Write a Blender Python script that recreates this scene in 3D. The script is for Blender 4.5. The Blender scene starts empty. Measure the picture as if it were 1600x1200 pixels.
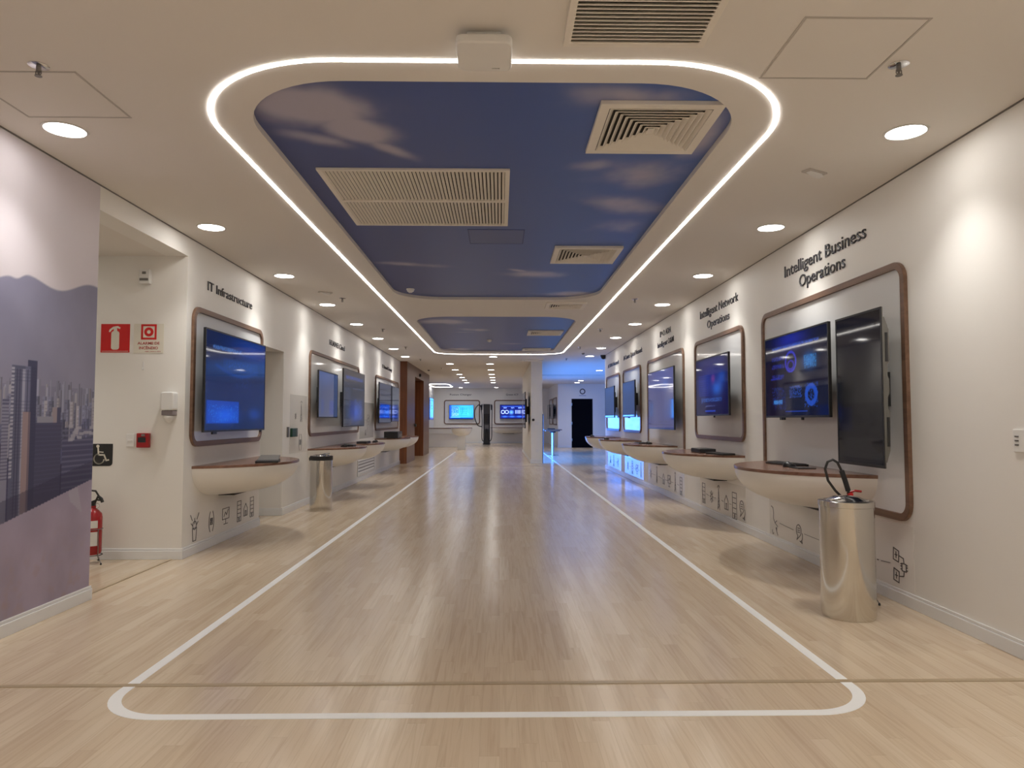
import bpy, bmesh, math, random
import numpy as np
from mathutils import Vector, Matrix
random.seed(7)
S = bpy.context.scene
COL = S.collection
PI = math.pi

# ---------------------------------------------------------------- camera, world, exposure
cd = bpy.data.cameras.new('camera'); cam = bpy.data.objects.new('camera', cd); COL.objects.link(cam)
cd.sensor_fit = 'HORIZONTAL'; cd.sensor_width = 36.0; cd.lens = 36.0 * 1110 / 1600
cd.clip_start = 0.05; cd.clip_end = 200
cam.location = (0, 0, 1.25)
cam.rotation_euler = (math.radians(90 + 2.888), 0, math.radians(-0.979))
S.camera = cam
w = bpy.data.worlds.new('world'); S.world = w; w.use_nodes = True
w.node_tree.nodes['Background'].inputs[0].default_value = (0.9, 0.93, 1, 1)
w.node_tree.nodes['Background'].inputs[1].default_value = 0.05
S.view_settings.view_transform = 'Standard'; S.view_settings.look = 'None'
S.view_settings.gamma = 1; S.view_settings.use_curve_mapping = False
S.view_settings.exposure = 0.96
SPOT_W = 42.0        # each recessed downlight
LED_E = 9.0          # ceiling LED profile
WALL_LED_E = 4.6     # blue video wall

XR, XL, H, ZS = 2.74, -2.86, 2.93, 2.968
KZ = (ZS-1.25)/1.75

# ---------------------------------------------------------------- materials
MATS = {}
def mat(name, col, rough=0.5, metal=0.0, var=0.04, scale=6.0, spec=0.5, emit=None, es=0.0, coat=0.0, bump=0.0):
    if name in MATS: return MATS[name]
    m = bpy.data.materials.new(name); m.use_nodes = True
    nt = m.node_tree; b = nt.nodes['Principled BSDF']
    b.inputs['Roughness'].default_value = rough; b.inputs['Metallic'].default_value = metal
    b.inputs['Specular IOR Level'].default_value = spec
    b.inputs['Coat Weight'].default_value = coat; b.inputs['Coat Roughness'].default_value = 0.03
    tc = nt.nodes.new('ShaderNodeTexCoord'); nz = nt.nodes.new('ShaderNodeTexNoise')
    nz.inputs['Scale'].default_value = scale; nz.inputs['Detail'].default_value = 3
    nt.links.new(tc.outputs['Object'], nz.inputs['Vector'])
    mx = nt.nodes.new('ShaderNodeMix'); mx.data_type = 'RGBA'
    lo = [c * (1 - var) for c in col]; hi = [min(1, c * (1 + var)) for c in col]
    mx.inputs[6].default_value = (*lo, 1); mx.inputs[7].default_value = (*hi, 1)
    nt.links.new(nz.outputs['Fac'], mx.inputs[0]); nt.links.new(mx.outputs[2], b.inputs['Base Color'])
    if bump:
        bp = nt.nodes.new('ShaderNodeBump'); bp.inputs['Strength'].default_value = bump; bp.inputs['Distance'].default_value = 0.002
        n2 = nt.nodes.new('ShaderNodeTexNoise'); n2.inputs['Scale'].default_value = 120
        nt.links.new(tc.outputs['Object'], n2.inputs['Vector'])
        nt.links.new(n2.outputs['Fac'], bp.inputs['Height']); nt.links.new(bp.outputs['Normal'], b.inputs['Normal'])
    if emit:
        b.inputs['Emission Color'].default_value = (*emit, 1); b.inputs['Emission Strength'].default_value = es
    MATS[name] = m; return m

def wood(name, c1, c2, rough=0.35, axis=1, scale=9.0):
    m = bpy.data.materials.new(name); m.use_nodes = True
    nt = m.node_tree; b = nt.nodes['Principled BSDF']; b.inputs['Roughness'].default_value = rough
    tc = nt.nodes.new('ShaderNodeTexCoord'); mp = nt.nodes.new('ShaderNodeMapping')
    sc = [14.0, 14.0, 14.0]; sc[axis] = 0.7; mp.inputs['Scale'].default_value = sc
    nz = nt.nodes.new('ShaderNodeTexNoise'); nz.inputs['Scale'].default_value = scale / 6; nz.inputs['Detail'].default_value = 6
    nz.inputs['Distortion'].default_value = 0.6
    cr = nt.nodes.new('ShaderNodeValToRGB'); cr.color_ramp.elements[0].position = 0.3; cr.color_ramp.elements[1].position = 0.7
    cr.color_ramp.elements[0].color = (*c1, 1); cr.color_ramp.elements[1].color = (*c2, 1)
    nt.links.new(tc.outputs['Object'], mp.inputs[0]); nt.links.new(mp.outputs[0], nz.inputs['Vector'])
    nt.links.new(nz.outputs['Fac'], cr.inputs[0]); nt.links.new(cr.outputs[0], b.inputs['Base Color'])
    return m

def attr_mat(name, rough=0.5, spec=0.5, es=0.0, coat=0.0, base=1.0):
    m = bpy.data.materials.new(name); m.use_nodes = True
    nt = m.node_tree; b = nt.nodes['Principled BSDF']; b.inputs['Roughness'].default_value = rough
    b.inputs['Specular IOR Level'].default_value = spec
    b.inputs['Coat Weight'].default_value = coat; b.inputs['Coat Roughness'].default_value = 0.02
    at = nt.nodes.new('ShaderNodeAttribute'); at.attribute_name = 'print'
    if es:
        b.inputs['Base Color'].default_value = (0.012, 0.013, 0.018, 1)
        nt.links.new(at.outputs['Color'], b.inputs['Emission Color']); b.inputs['Emission Strength'].default_value = es
    else:
        nt.links.new(at.outputs['Color'], b.inputs['Base Color'])
    return m

def floor_mat():
    m = bpy.data.materials.new('laminate_planks'); m.use_nodes = True
    nt = m.node_tree; N = nt.nodes; L = nt.links; b = N['Principled BSDF']
    def mt(op, a, c=None):
        n = N.new('ShaderNodeMath'); n.operation = op
        for i, v in enumerate((a, c)):
            if v is None: continue
            if isinstance(v, (int, float)): n.inputs[i].default_value = v
            else: L.new(v, n.inputs[i])
        return n.outputs[0]
    tc = N.new('ShaderNodeTexCoord'); sp = N.new('ShaderNodeSeparateXYZ'); L.new(tc.outputs['Object'], sp.inputs[0])
    u = mt('DIVIDE', sp.outputs[0], 0.076); ui = mt('FLOOR', u)
    wn = N.new('ShaderNodeTexWhiteNoise'); wn.noise_dimensions = '1D'; L.new(ui, wn.inputs['W'])
    v = mt('ADD', mt('DIVIDE', sp.outputs[1], 0.95), mt('MULTIPLY', wn.outputs[0], 7.0)); vi = mt('FLOOR', v)
    cb = N.new('ShaderNodeCombineXYZ'); L.new(ui, cb.inputs[0]); L.new(vi, cb.inputs[1])
    w2 = N.new('ShaderNodeTexWhiteNoise'); w2.noise_dimensions = '2D'; L.new(cb.outputs[0], w2.inputs['Vector'])
    # grain, shifted per strip
    c3 = N.new('ShaderNodeCombineXYZ')
    L.new(mt('ADD', mt('MULTIPLY', sp.outputs[0], 38.0), mt('MULTIPLY', w2.outputs[0], 50.0)), c3.inputs[0])
    L.new(mt('MULTIPLY', sp.outputs[1], 1.6), c3.inputs[1])
    g = N.new('ShaderNodeTexNoise'); g.inputs['Scale'].default_value = 1.0; g.inputs['Detail'].default_value = 5; g.inputs['Distortion'].default_value = 1.2
    L.new(c3.outputs[0], g.inputs['Vector'])
    cr = N.new('ShaderNodeValToRGB'); e = cr.color_ramp.elements
    e[0].position = 0.0; e[0].color = (0.61, 0.48, 0.345, 1); e[1].position = 1.0; e[1].color = (0.69, 0.565, 0.42, 1)
    k = e.new(0.5); k.color = (0.655, 0.525, 0.38, 1)
    L.new(w2.outputs[0], cr.inputs[0])
    gr = N.new('ShaderNodeValToRGB'); gr.color_ramp.elements[0].position = 0.33; gr.color_ramp.elements[1].position = 0.55
    gr.color_ramp.elements[0].color = (0.89, 0.865, 0.84, 1); gr.color_ramp.elements[1].color = (1, 1, 1, 1)
    L.new(g.outputs['Fac'], gr.inputs[0])
    mx = N.new('ShaderNodeMix'); mx.data_type = 'RGBA'; mx.blend_type = 'MULTIPLY'; mx.inputs[0].default_value = 1
    L.new(cr.outputs[0], mx.inputs[6]); L.new(gr.outputs[0], mx.inputs[7])
    # joint lines between strips
    fu = mt('FRACT', u); du = mt('ABSOLUTE', mt('SUBTRACT', fu, 0.5)); ju = mt('GREATER_THAN', du, 0.487)
    fv = mt('FRACT', v); dv = mt('ABSOLUTE', mt('SUBTRACT', fv, 0.5)); jv = mt('GREATER_THAN', dv, 0.4985)
    j = mt('MULTIPLY', mt('MAXIMUM', ju, jv), 0.14)
    m2 = N.new('ShaderNodeMix'); m2.data_type = 'RGBA'; L.new(j, m2.inputs[0]); L.new(mx.outputs[2], m2.inputs[6]); m2.inputs[7].default_value = (0.2, 0.14, 0.09, 1)
    L.new(m2.outputs[2], b.inputs['Base Color'])
    b.inputs['Roughness'].default_value = 0.2; b.inputs['Specular IOR Level'].default_value = 0.5
    return m

M_WALL = mat('wall_paint', (0.84, 0.815, 0.775), 0.55, var=0.012, scale=2, bump=0.05)
M_CEIL = mat('ceiling_paint', (0.79, 0.75, 0.70), 0.8, var=0.01, scale=2, bump=0.05)
M_BASE = mat('baseboard_paint', (0.80, 0.80, 0.80), 0.35, var=0.01)
M_WHITE = mat('white_plastic', (0.80, 0.79, 0.77), 0.4, var=0.02)
M_BOWL = mat('moulded_white_resin', (0.87, 0.845, 0.80), 0.3, var=0.01)
M_GLOSSW = mat('glossy_white_board', (0.80, 0.80, 0.80), 0.06, var=0.01, spec=0.6)
M_STICK = mat('glossy_film', (0.80, 0.775, 0.735), 0.07, var=0.01, spec=0.7)
M_INK = mat('dark_grey_ink', (0.07, 0.06, 0.06), 0.4)
M_LETTER = mat('dark_mirror_letters', (0.045, 0.045, 0.055), 0.18, spec=0.8)
M_BLACK = mat('black_plastic', (0.012, 0.012, 0.014), 0.32, var=0.2)
M_BLACKM = mat('matt_black_plastic', (0.02, 0.02, 0.021), 0.6, var=0.2)
M_RUBBER = mat('black_rubber', (0.018, 0.017, 0.017), 0.45, var=0.2)
M_SILVER = mat('silver_plastic', (0.17, 0.165, 0.15), 0.4, metal=0.3)
M_STEEL = mat('polished_stainless_steel', (0.64, 0.62, 0.58), 0.14, metal=1.0, var=0.03, scale=3)
M_CHROME = mat('chrome', (0.7, 0.7, 0.7), 0.12, metal=1.0)
M_RED = mat('red_enamel', (0.36, 0.010, 0.014), 0.25, var=0.05)
M_REDSIGN = mat('red_sign_print', (0.62, 0.012, 0.012), 0.5, var=0.03)
M_REDTXT = mat('red_lettering', (0.45, 0.06, 0.05), 0.5)
M_SIGNW = mat('cream_sign_plastic', (0.76, 0.72, 0.62), 0.5)
M_LABEL = mat('white_paper_label', (0.75, 0.73, 0.70), 0.6)
M_GREY = mat('grey_metal', (0.22, 0.21, 0.2), 0.4, metal=0.6)
M_DARKV = mat('painted_duct_shade', (0.035, 0.032, 0.03), 0.8)  # dark tone stands in for the shade inside the ducts
M_VENT = mat('cream_enamelled_metal', (0.84, 0.79, 0.71), 0.5)
M_GREEN = mat('dark_green_plastic', (0.01, 0.06, 0.035), 0.4)
M_TAPE = mat('white_floor_tape', (0.90, 0.90, 0.89), 0.45, var=0.015)
M_SEAM = mat('tan_seam_profile', (0.43, 0.33, 0.21), 0.35)
M_TRIM = mat('downlight_trim', (0.72, 0.70, 0.67), 0.45)
M_DIFF = mat('lit_diffuser', (0.9, 0.9, 0.88), 0.5, emit=(1.0, 0.97, 0.925), es=13.0)
M_LEDS = mat('lit_led_diffuser', (0.9, 0.9, 0.9), 0.5, emit=(1.0, 0.96, 0.90), es=LED_E)
M_BROWN = wood('walnut_laminate', (0.14, 0.075, 0.046), (0.225, 0.127, 0.08), 0.4, 0)
M_BROWNV = wood('walnut_laminate_top', (0.16, 0.075, 0.05), (0.26, 0.135, 0.09), 0.25, 0)
M_CLAD = wood('walnut_cladding', (0.13, 0.065, 0.045), (0.20, 0.105, 0.075), 0.35, 2)
M_CLADO = wood('russet_wood_panel', (0.16, 0.05, 0.018), (0.27, 0.095, 0.035), 0.4, 2)
M_NAVY = mat('dark_navy_paint', (0.001, 0.0012, 0.004), 0.8, spec=0.1)
M_CHG = mat('charger_grey', (0.055, 0.053, 0.05), 0.4)
M_FLOOR = floor_mat()

# ---------------------------------------------------------------- mesh helpers
class MB:
    def __init__(s): s.bm = bmesh.new()
    def box(s, x0, x1, y0, y1, z0, z1):
        v = [s.bm.verts.new(p) for p in ((x0,y0,z0),(x1,y0,z0),(x1,y1,z0),(x0,y1,z0),(x0,y0,z1),(x1,y0,z1),(x1,y1,z1),(x0,y1,z1))]
        for f in ((3,2,1,0),(4,5,6,7),(0,1,5,4),(1,2,6,5),(2,3,7,6),(3,0,4,7)): s.bm.faces.new([v[i] for i in f])
        return s
    def prism(s, pts, d0, d1, plane='xy'):
        def P(p, d):
            return {'xy': (p[0], p[1], d), 'xz': (p[0], d, p[1]), 'yz': (d, p[0], p[1])}[plane]
        a = [s.bm.verts.new(P(p, d0)) for p in pts]; b = [s.bm.verts.new(P(p, d1)) for p in pts]
        n = len(pts)
        s.bm.faces.new(a[::-1]); s.bm.faces.new(b)
        for i in range(n): s.bm.faces.new([a[i], a[(i+1) % n], b[(i+1) % n], b[i]])
        return s
    def ring(s, outer, inner, d0, d1, plane='xz'):
        def P(p, d):
            return {'xy': (p[0], p[1], d), 'xz': (p[0], d, p[1]), 'yz': (d, p[0], p[1])}[plane]
        n = len(outer); V = [[s.bm.verts.new(P(p, d)) for p in q] for q, d in ((outer, d0), (outer, d1), (inner, d1), (inner, d0))]
        for k in range(4):
            A, B = V[k], V[(k+1) % 4]
            for i in range(n): s.bm.faces.new([A[i], A[(i+1) % n], B[(i+1) % n], B[i]])
        return s
    def lathe(s, prof, cx=0, cy=0, n=32, cz=0, caps=True):
        rows = []
        for r, z in prof:
            rows.append([s.bm.verts.new((cx + r*math.cos(2*PI*i/n), cy + r*math.sin(2*PI*i/n), cz + z)) for i in range(n)])
        for a, b in zip(rows, rows[1:]):
            for i in range(n): s.bm.faces.new([a[i], a[(i+1) % n], b[(i+1) % n], b[i]])
        if caps:
            s.bm.faces.new(rows[0][::-1]); s.bm.faces.new(rows[-1])
        return s
    def tube(s, pts, r, n=8, closed=False):
        pts = [Vector(p) for p in pts]; m = len(pts); rows = []
        up = Vector((0.013, 0.021, 1)).normalized()
        for i, p in enumerate(pts):
            if closed: t = pts[(i+1) % m] - pts[i-1]
            else: t = pts[min(i+1, m-1)] - pts[max(i-1, 0)]
            t.normalize()
            if abs(t.dot(up)) > 0.97: up = Vector((1, 0.02, 0.03)).normalized()
            a = t.cross(up).normalized(); b = a.cross(t).normalized(); up = b
            rr = r[i] if isinstance(r, (list, tuple)) else r
            rows.append([s.bm.verts.new(p + a*rr*math.cos(2*PI*k/n) + b*rr*math.sin(2*PI*k/n)) for k in range(n)])
        prs = list(zip(rows, rows[1:])) + ([(rows[-1], rows[0])] if closed else [])
        for A, B in prs:
            for k in range(n): s.bm.faces.new([A[k], A[(k+1) % n], B[(k+1) % n], B[k]])
        if not closed: s.bm.faces.new(rows[0][::-1]); s.bm.faces.new(rows[-1])
        return s
    def build(s, name, m, parent=None, bevel=0.0, smooth=False, seg=2):
        bmesh.ops.recalc_face_normals(s.bm, faces=s.bm.faces)
        me = bpy.data.meshes.new(name); s.bm.to_mesh(me); s.bm.free()
        o = bpy.data.objects.new(name, me); COL.objects.link(o); me.materials.append(m)
        if parent is not None: o.parent = parent
        if smooth:
            for p in me.polygons: p.use_smooth = True
            try: me.set_sharp_from_angle(angle=math.radians(40))
            except Exception: pass
        if bevel:
            b = o.modifiers.new('bevel', 'BEVEL'); b.width = bevel; b.segments = seg; b.limit_method = 'ANGLE'; b.angle_limit = math.radians(35)
        return o

def rrect(x0, x1, z0, z1, r, n=8):
    out = []
    for cx, cz, a0 in ((x1-r, z1-r, 0), (x0+r, z1-r, 90), (x0+r, z0+r, 180), (x1-r, z0+r, 270)):
        for i in range(n+1):
            a = math.radians(a0 + 90*i/n); out.append((cx + r*math.cos(a), cz + r*math.sin(a)))
    return out

def tag(o, label, cat, group=None, kind=None):
    o['label'] = label; o['category'] = cat
    if group: o['group'] = group
    if kind: o['kind'] = kind
    return o
def thing(name, loc, rz, label, cat, group=None):
    o = bpy.data.objects.new(name, None); COL.objects.link(o); o.location = loc; o.rotation_euler = (0, 0, rz)
    o.empty_display_size = 0.1
    return tag(o, label, cat, group)
def struct(o): o['kind'] = 'structure'; return o
def dup(root, loc, rz=None, label=None, group=None):
    r = root.copy(); COL.objects.link(r); r.location = loc
    if rz is not None: r.rotation_euler = (0, 0, rz)
    if label: r['label'] = label
    if group: r['group'] = group
    for ch in list(root.children):
        c = ch.copy(); COL.objects.link(c); c.parent = r
        for g in list(ch.children):
            d = g.copy(); COL.objects.link(d); d.parent = c
    return r
RW, LW = -PI/2, PI/2      # rotation of things hung on the right / left wall: local -Y faces the room, local +X is the viewer's right

def text_mesh(lines, m, parent, name='lettering', ext=0.006, bold=0.004):
    """lines: (text, x centre, baseline z, width, cap height) in the parent's local XZ plane, front face towards -Y"""
    bmo = bmesh.new()
    for tx, xc, zb, wd, hh in lines:
        cu = bpy.data.curves.new('t', 'FONT'); cu.body = tx; cu.size = 1; cu.extrude = 0.0; cu.offset = bold; cu.resolution_u = 3
        ob = bpy.data.objects.new('t', cu); COL.objects.link(ob); bpy.context.view_layer.update()
        me = bpy.data.meshes.new_from_object(ob.evaluated_get(bpy.context.evaluated_depsgraph_get()))
        bpy.data.objects.remove(ob); bpy.data.curves.remove(cu)
        b = bmesh.new(); b.from_mesh(me); bpy.data.meshes.remove(me)
        xs = [v.co.x for v in b.verts]; x0, x1 = min(xs), max(xs)
        for v in b.verts:
            x = (v.co.x - x0) / (x1 - x0) * wd - wd/2 + xc; z = v.co.y / 0.70 * hh + zb
            v.co = Vector((x, -0.001 - ext, z))
        r = bmesh.ops.extrude_face_region(b, geom=b.faces[:])
        for v in r['geom']:
            if isinstance(v, bmesh.types.BMVert): v.co.y = -0.0005
        tmp = bpy.data.meshes.new('t'); b.to_mesh(tmp); b.free(); bmo.from_mesh(tmp); bpy.data.meshes.remove(tmp)
    bmesh.ops.recalc_face_normals(bmo, faces=bmo.faces)
    me = bpy.data.meshes.new(name); bmo.to_mesh(me); bmo.free(); me.materials.append(m)
    o = bpy.data.objects.new(name, me); COL.objects.link(o)
    if parent is not None: o.parent = parent
    return o

# ---------------------------------------------------------------- numpy painting (prints and screens)
def fbm(w_, h_, sx, sy, seed, octs=4):
    rg = np.random.default_rng(seed); out = np.zeros((h_, w_)); amp = 1; tot = 0
    for o in range(octs):
        gx, gy = int(sx * 2**o) + 2, int(sy * 2**o) + 2
        g = rg.random((gy + 1, gx + 1)); xs = np.linspace(0, gx - 1.001, w_); ys = np.linspace(0, gy - 1.001, h_)
        xi, yi = xs.astype(int), ys.astype(int); fx, fy = xs - xi, ys - yi
        fx = fx*fx*(3-2*fx); fy = (fy*fy*(3-2*fy))[:, None]
        a = g[yi][:, xi]*(1-fx) + g[yi][:, xi+1]*fx; b = g[yi+1][:, xi]*(1-fx) + g[yi+1][:, xi+1]*fx
        out += amp*(a*(1-fy) + b*fy); tot += amp; amp *= 0.5
    return out / tot
def srgb(r, g, b):
    f = lambda c: (c/255/12.92) if c <= 10 else ((c/255 + 0.055)/1.055)**2.4
    return np.array([f(r), f(g), f(b)])
def painted(name, P, arr, m, parent=None):
    """P(i, j) grids -> coords array (h, w, 3); arr (h, w, 3) linear colour per vertex"""
    h_, w_, _ = arr.shape
    me = bpy.data.meshes.new(name); n = h_*w_
    idx = np.arange(n).reshape(h_, w_)
    q = np.stack([idx[:-1, :-1], idx[:-1, 1:], idx[1:, 1:], idx[1:, :-1]], -1).reshape(-1, 4)
    me.vertices.add(n); me.vertices.foreach_set('co', P.reshape(-1).astype(np.float32))
    me.loops.add(q.size); me.loops.foreach_set('vertex_index', q.reshape(-1).astype(np.int32))
    me.polygons.add(len(q)); me.polygons.foreach_set('loop_start', np.arange(0, q.size, 4, dtype=np.int32))
    me.update(calc_edges=True)
    ca = me.color_attributes.new('print', 'FLOAT_COLOR', 'POINT')
    ca.data.foreach_set('color', np.concatenate([arr.reshape(-1, 3), np.ones((n, 1))], 1).reshape(-1).astype(np.float32))
    me.materials.append(m)
    o = bpy.data.objects.new(name, me); COL.objects.link(o)
    if parent is not None: o.parent = parent
    return o
def screen_grid(x0, x1, z0, z1, y, w_, h_):
    X, Z = np.meshgrid(np.linspace(x0, x1, w_), np.linspace(z0, z1, h_))
    return np.stack([X, np.full_like(X, y), Z], -1)

# ================================================================= STRUCTURE
# floor
fl = MB().box(-7, 7, -6, 38.5, -0.1, 0).build('floor', M_FLOOR); struct(fl)

# ceiling: a slab with two rounded openings for the sky prints
def ceiling_slab():
    cu = bpy.data.curves.new('c', 'CURVE'); cu.dimensions = '2D'; cu.fill_mode = 'BOTH'; cu.extrude = 0.019
    def add(pts):
        sp = cu.splines.new('POLY'); sp.points.add(len(pts)-1); sp.use_cyclic_u = True
        for i, p in enumerate(pts): sp.points[i].co = (p[0], p[1], 0, 1)
    add([(-7, -6), (7, -6), (7, 38.5), (-7, 38.5)])
    add(SKY1); add(SKY2)
    ob = bpy.data.objects.new('c', cu); COL.objects.link(ob); bpy.context.view_layer.update()
    me = bpy.data.meshes.new_from_object(ob.evaluated_get(bpy.context.evaluated_depsgraph_get()))
    bpy.data.objects.remove(ob); bpy.data.curves.remove(cu)
    me.materials.clear(); me.materials.append(M_CEIL); me.name = 'ceiling'
    o = bpy.data.objects.new('ceiling', me); COL.objects.link(o); o.location.z = H + 0.019
    for p in me.polygons: p.use_smooth = False
    return struct(o)
SKY1 = rrect(-1.40, 1.33, 3.46, 9.88, 0.62, 14)
SKY2 = rrect(-1.42, 1.30, 11.52, 17.62, 0.62, 14)
ceiling_slab()

def wall(name, *boxes, m=None, bevel=0):
    b = MB()
    for bx in boxes: b.box(*bx)
    return struct(b.build(name, m or M_WALL, bevel=bevel))
TOP = 3.0
wall('wall_right', (XR, XR+0.22, -6, 18.42, 0, TOP))
wall('wall_right_far', (6.6, 6.8, 18.42, 32.0, 0, TOP), (XR+0.22, 6.8, 18.2, 18.42, 0, TOP))
wall('wall_left', (XL-0.2, XL, 6.5, 8.55, 0, TOP), (XL-0.2, XL, 9.42, 20.5, 0, TOP),
     (XL-0.2, XL, 8.55, 9.42, 2.15, TOP), (XL-0.2, XL, 5.06, 6.5, 2.75, TOP),
     (-6.5, XL-0.2, 6.5, 6.7, 0, TOP), (-4.2, XL-0.2, 8.45, 8.55, 0, TOP), (-4.2, XL-0.2, 9.42, 9.55, 0, TOP), (-4.4, -4.2, 8.45, 9.55, 0, TOP))
wall('wall_left_front', (XL-0.2, XL, -6, 5.06, 0, TOP), (-6.5, XL-0.2, 4.86, 5.06, 0, TOP), (-6.7, -6.5, 4.86, 6.7, 0, TOP))
wall('ceiling_passage', (-6.5, XL-0.2, 5.06, 6.5, 2.75, 2.8), m=M_CEIL)
wall('ceiling_niche', (-4.2, XL-0.2, 8.55, 9.42, 2.15, 2.2), m=M_CEIL)
wall('wall_rear', (-3.2, 3.2, -6.2, -6, 0, TOP))
wall('wall_left_far', (-3.7, -3.5, 26.7, 37.9, 0, TOP), (-3.7, XL-0.2, 20.3, 20.5, 0, TOP))
wall('wall_back', (-3.7, 2.9, 37.9, 38.1, 0, TOP))
wall('wall_back_right', (2.62, 3.23, 32, 32.2, 0, TOP), (4.19, 6.6, 32, 32.2, 0, TOP), (3.23, 4.19, 32, 32.2, 2.2, TOP), (2.62, 2.82, 32.2, 37.9, 0, TOP))
wall('wall_partition', (0.90, 1.22, 20.4, 28.0, 0, H))
wall('ceiling_dropped', (1.22, 6.6, 26.3, 32.0, 2.87, H), m=M_CEIL)

# baseboards: a board with a small stepped top
def baseboard(name, p0, p1, nrm, h=0.096):
    (x0, y0), (x1, y1) = p0, p1; t = 0.016
    b = MB()
    for d, z0, z1 in ((t, 0, h-0.02), (t*0.62, h-0.02, h)):
        xs = sorted((x0, x1, x0+nrm[0]*d, x1+nrm[0]*d)); ys = sorted((y0, y1, y0+nrm[1]*d, y1+nrm[1]*d))
        b.box(xs[0], xs[-1], ys[0], ys[-1], z0, z1)
    return struct(b.build(name, M_BASE, bevel=0.003))
baseboard('baseboard_right', (XR, -6), (XR, 18.42), (-1, 0))
baseboard('baseboard_left_front', (XL, -6), (XL, 5.076), (1, 0))
baseboard('baseboard_left_passage', (-6.5, 6.5), (XL+0.016, 6.5), (0, -1))
baseboard('baseboard_left', (XL, 6.5), (XL, 8.55), (1, 0))
baseboard('baseboard_left_niche', (-4.2, 9.42), (XL+0.016, 9.42), (0, -1))
baseboard('baseboard_left_middle', (XL, 9.42), (XL, 20.4), (1, 0))
baseboard('baseboard_left_far', (-3.5, 26.8), (-3.5, 37.9), (1, 0))
baseboard('baseboard_back', (-3.5, 37.9), (2.62, 37.9), (0, -1))
baseboard('baseboard_back_right', (2.62, 32), (3.2, 32), (0, -1))
baseboard('baseboard_back_right_end', (4.22, 32), (6.6, 32), (0, -1))
baseboard('baseboard_back_side', (2.62, 32), (2.62, 37.9), (-1, 0))
baseboard('baseboard_partition', (0.90, 20.4), (0.90, 28), (-1, 0))
baseboard('baseboard_partition_front', (0.88, 20.4), (1.22, 20.4), (0, -1), 0.13)
# shadow-gap trims where walls meet the ceiling
for nm, bx in (('trim_1', (XR-0.006, XR, -6, 18.42, H-0.008, H)), ('trim_2', (XL, XL+0.006, -6, 20.4, H-0.008, H))):
    struct(MB().box(*bx).build(nm, M_GREY))

# wooden clad block on the left with its doorway
b = MB()
b.box(XL-0.6, -2.66, 20.4, 22.3, 0, TOP); b.box(XL-0.6, -2.66, 24.8, 26.8, 0, TOP); b.box(XL-0.6, -2.66, 22.3, 24.8, 2.60, TOP)
b.box(XL-0.8, XL-0.3, 22.3, 24.8, 0, 2.6)
struct(b.build('wall_left_wood_cladding', M_CLAD, bevel=0.003))
struct(MB().box(-2.88, -2.655, 20.385, 20.4, 0, H).build('trim_3', M_CLADO))
d = struct(MB().box(-3.16, -3.12, 22.34, 24.76, 0, 2.58).build('door_1', M_CLADO, bevel=0.003))
MB().box(-3.12, -3.09, 23.5, 23.56, 0.2, 2.4).build('centre_stile', M_CLAD, d)
MB().tube([(-3.12, 23.65, 1.0), (-3.06, 23.65, 1.0), (-3.06, 23.65, 1.3), (-3.12, 23.65, 1.3)], 0.012).build('door_handle', M_BLACK, d)
struct(MB().box(-3.12, -2.655, 24.785, 24.8, 0, 2.6).build('trim_4', M_CLADO))
k = MB().lathe([(0.02, 0), (0.05, 0.01), (0.05, 0.05), (0.03, 0.06)], n=16).build('door_closer_button', M_BLACK)
k.rotation_euler = (0, PI/2, 0); k.location = (-2.66, 22.2, 1.08); tag(k, 'black round push button on the wood cladding beside the doorway', 'button')
k = MB().lathe([(0.05, 0), (0.06, 0.02), (0.045, 0.05), (0.02, 0.06)], n=16).build('door_sensor', M_BLACK)
k.rotation_euler = (0, PI/2, 0); k.location = (-2.66, 23.5, 2.72); tag(k, 'small black sensor above the doorway in the wood cladding', 'sensor')

# dark door in the blue-lit back wall
d = struct(MB().box(3.25, 4.17, 32.06, 32.10, 0, 2.18).build('door_2', M_NAVY, bevel=0.002))
MB().box(3.23, 3.25, 32.02, 32.12, 0, 2.2).box(4.17, 4.19, 32.02, 32.12, 0, 2.2).box(3.25, 4.17, 32.02, 32.12, 2.18, 2.2).build('door_frame', M_BLACKM, d)
for z in (0.35, 1.1, 1.95): MB().box(3.222, 3.262, 31.99, 32.06, z-0.06, z+0.06).build('hinge', M_CHROME, d)

# ---------------------------------------------------------------- printed sky ceilings
M_SKY = attr_mat('sky_print_vinyl', rough=0.38, spec=0.45)
def sky_print(outline, x0, x1, y0, y1, blobs, seed, name, label):
    w_, h_ = 150, 330
    X, Y = np.meshgrid(np.linspace(x0, x1, w_), np.linspace(y0, y1, h_))
    t = (X - x0)/(x1 - x0)
    base = srgb(60, 74, 134)*(1-t)[..., None] + srgb(62, 100, 178)*t[..., None]  # bluer to the right: video wall glow put into the print colour
    n1 = fbm(w_, h_, 7, 16, seed, 5); n2 = fbm(w_, h_, 20, 26, seed+1, 4)
    m = np.zeros_like(X)
    for cx, cy, rx, ry, a, s in blobs:
        ca, sa = math.cos(a), math.sin(a); u = ((X-cx)*ca + (Y-cy)*sa)/rx; v = (-(X-cx)*sa + (Y-cy)*ca)/ry
        m = np.maximum(m, s*np.exp(-(u*u+v*v)*1.6))
    m = np.clip(np.minimum(m*1.5, 1.15) + (n1-0.5)*1.1*np.sqrt(m) + (n2-0.5)*0.5*np.sqrt(m) + (n1-0.68)*0.3, 0, 1)
    m = m*m*(3-2*m)*0.85
    c = base*(1-m[..., None]) + srgb(190, 184, 198)*m[..., None]
    P = np.stack([X, Y, np.full_like(X, ZS)], -1)
    # normals face down: flip rows
    o = painted(name, P[::-1], c[::-1], M_SKY)
    tag(o, label, 'ceiling print'); o['kind'] = 'thing'
    return o
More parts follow.
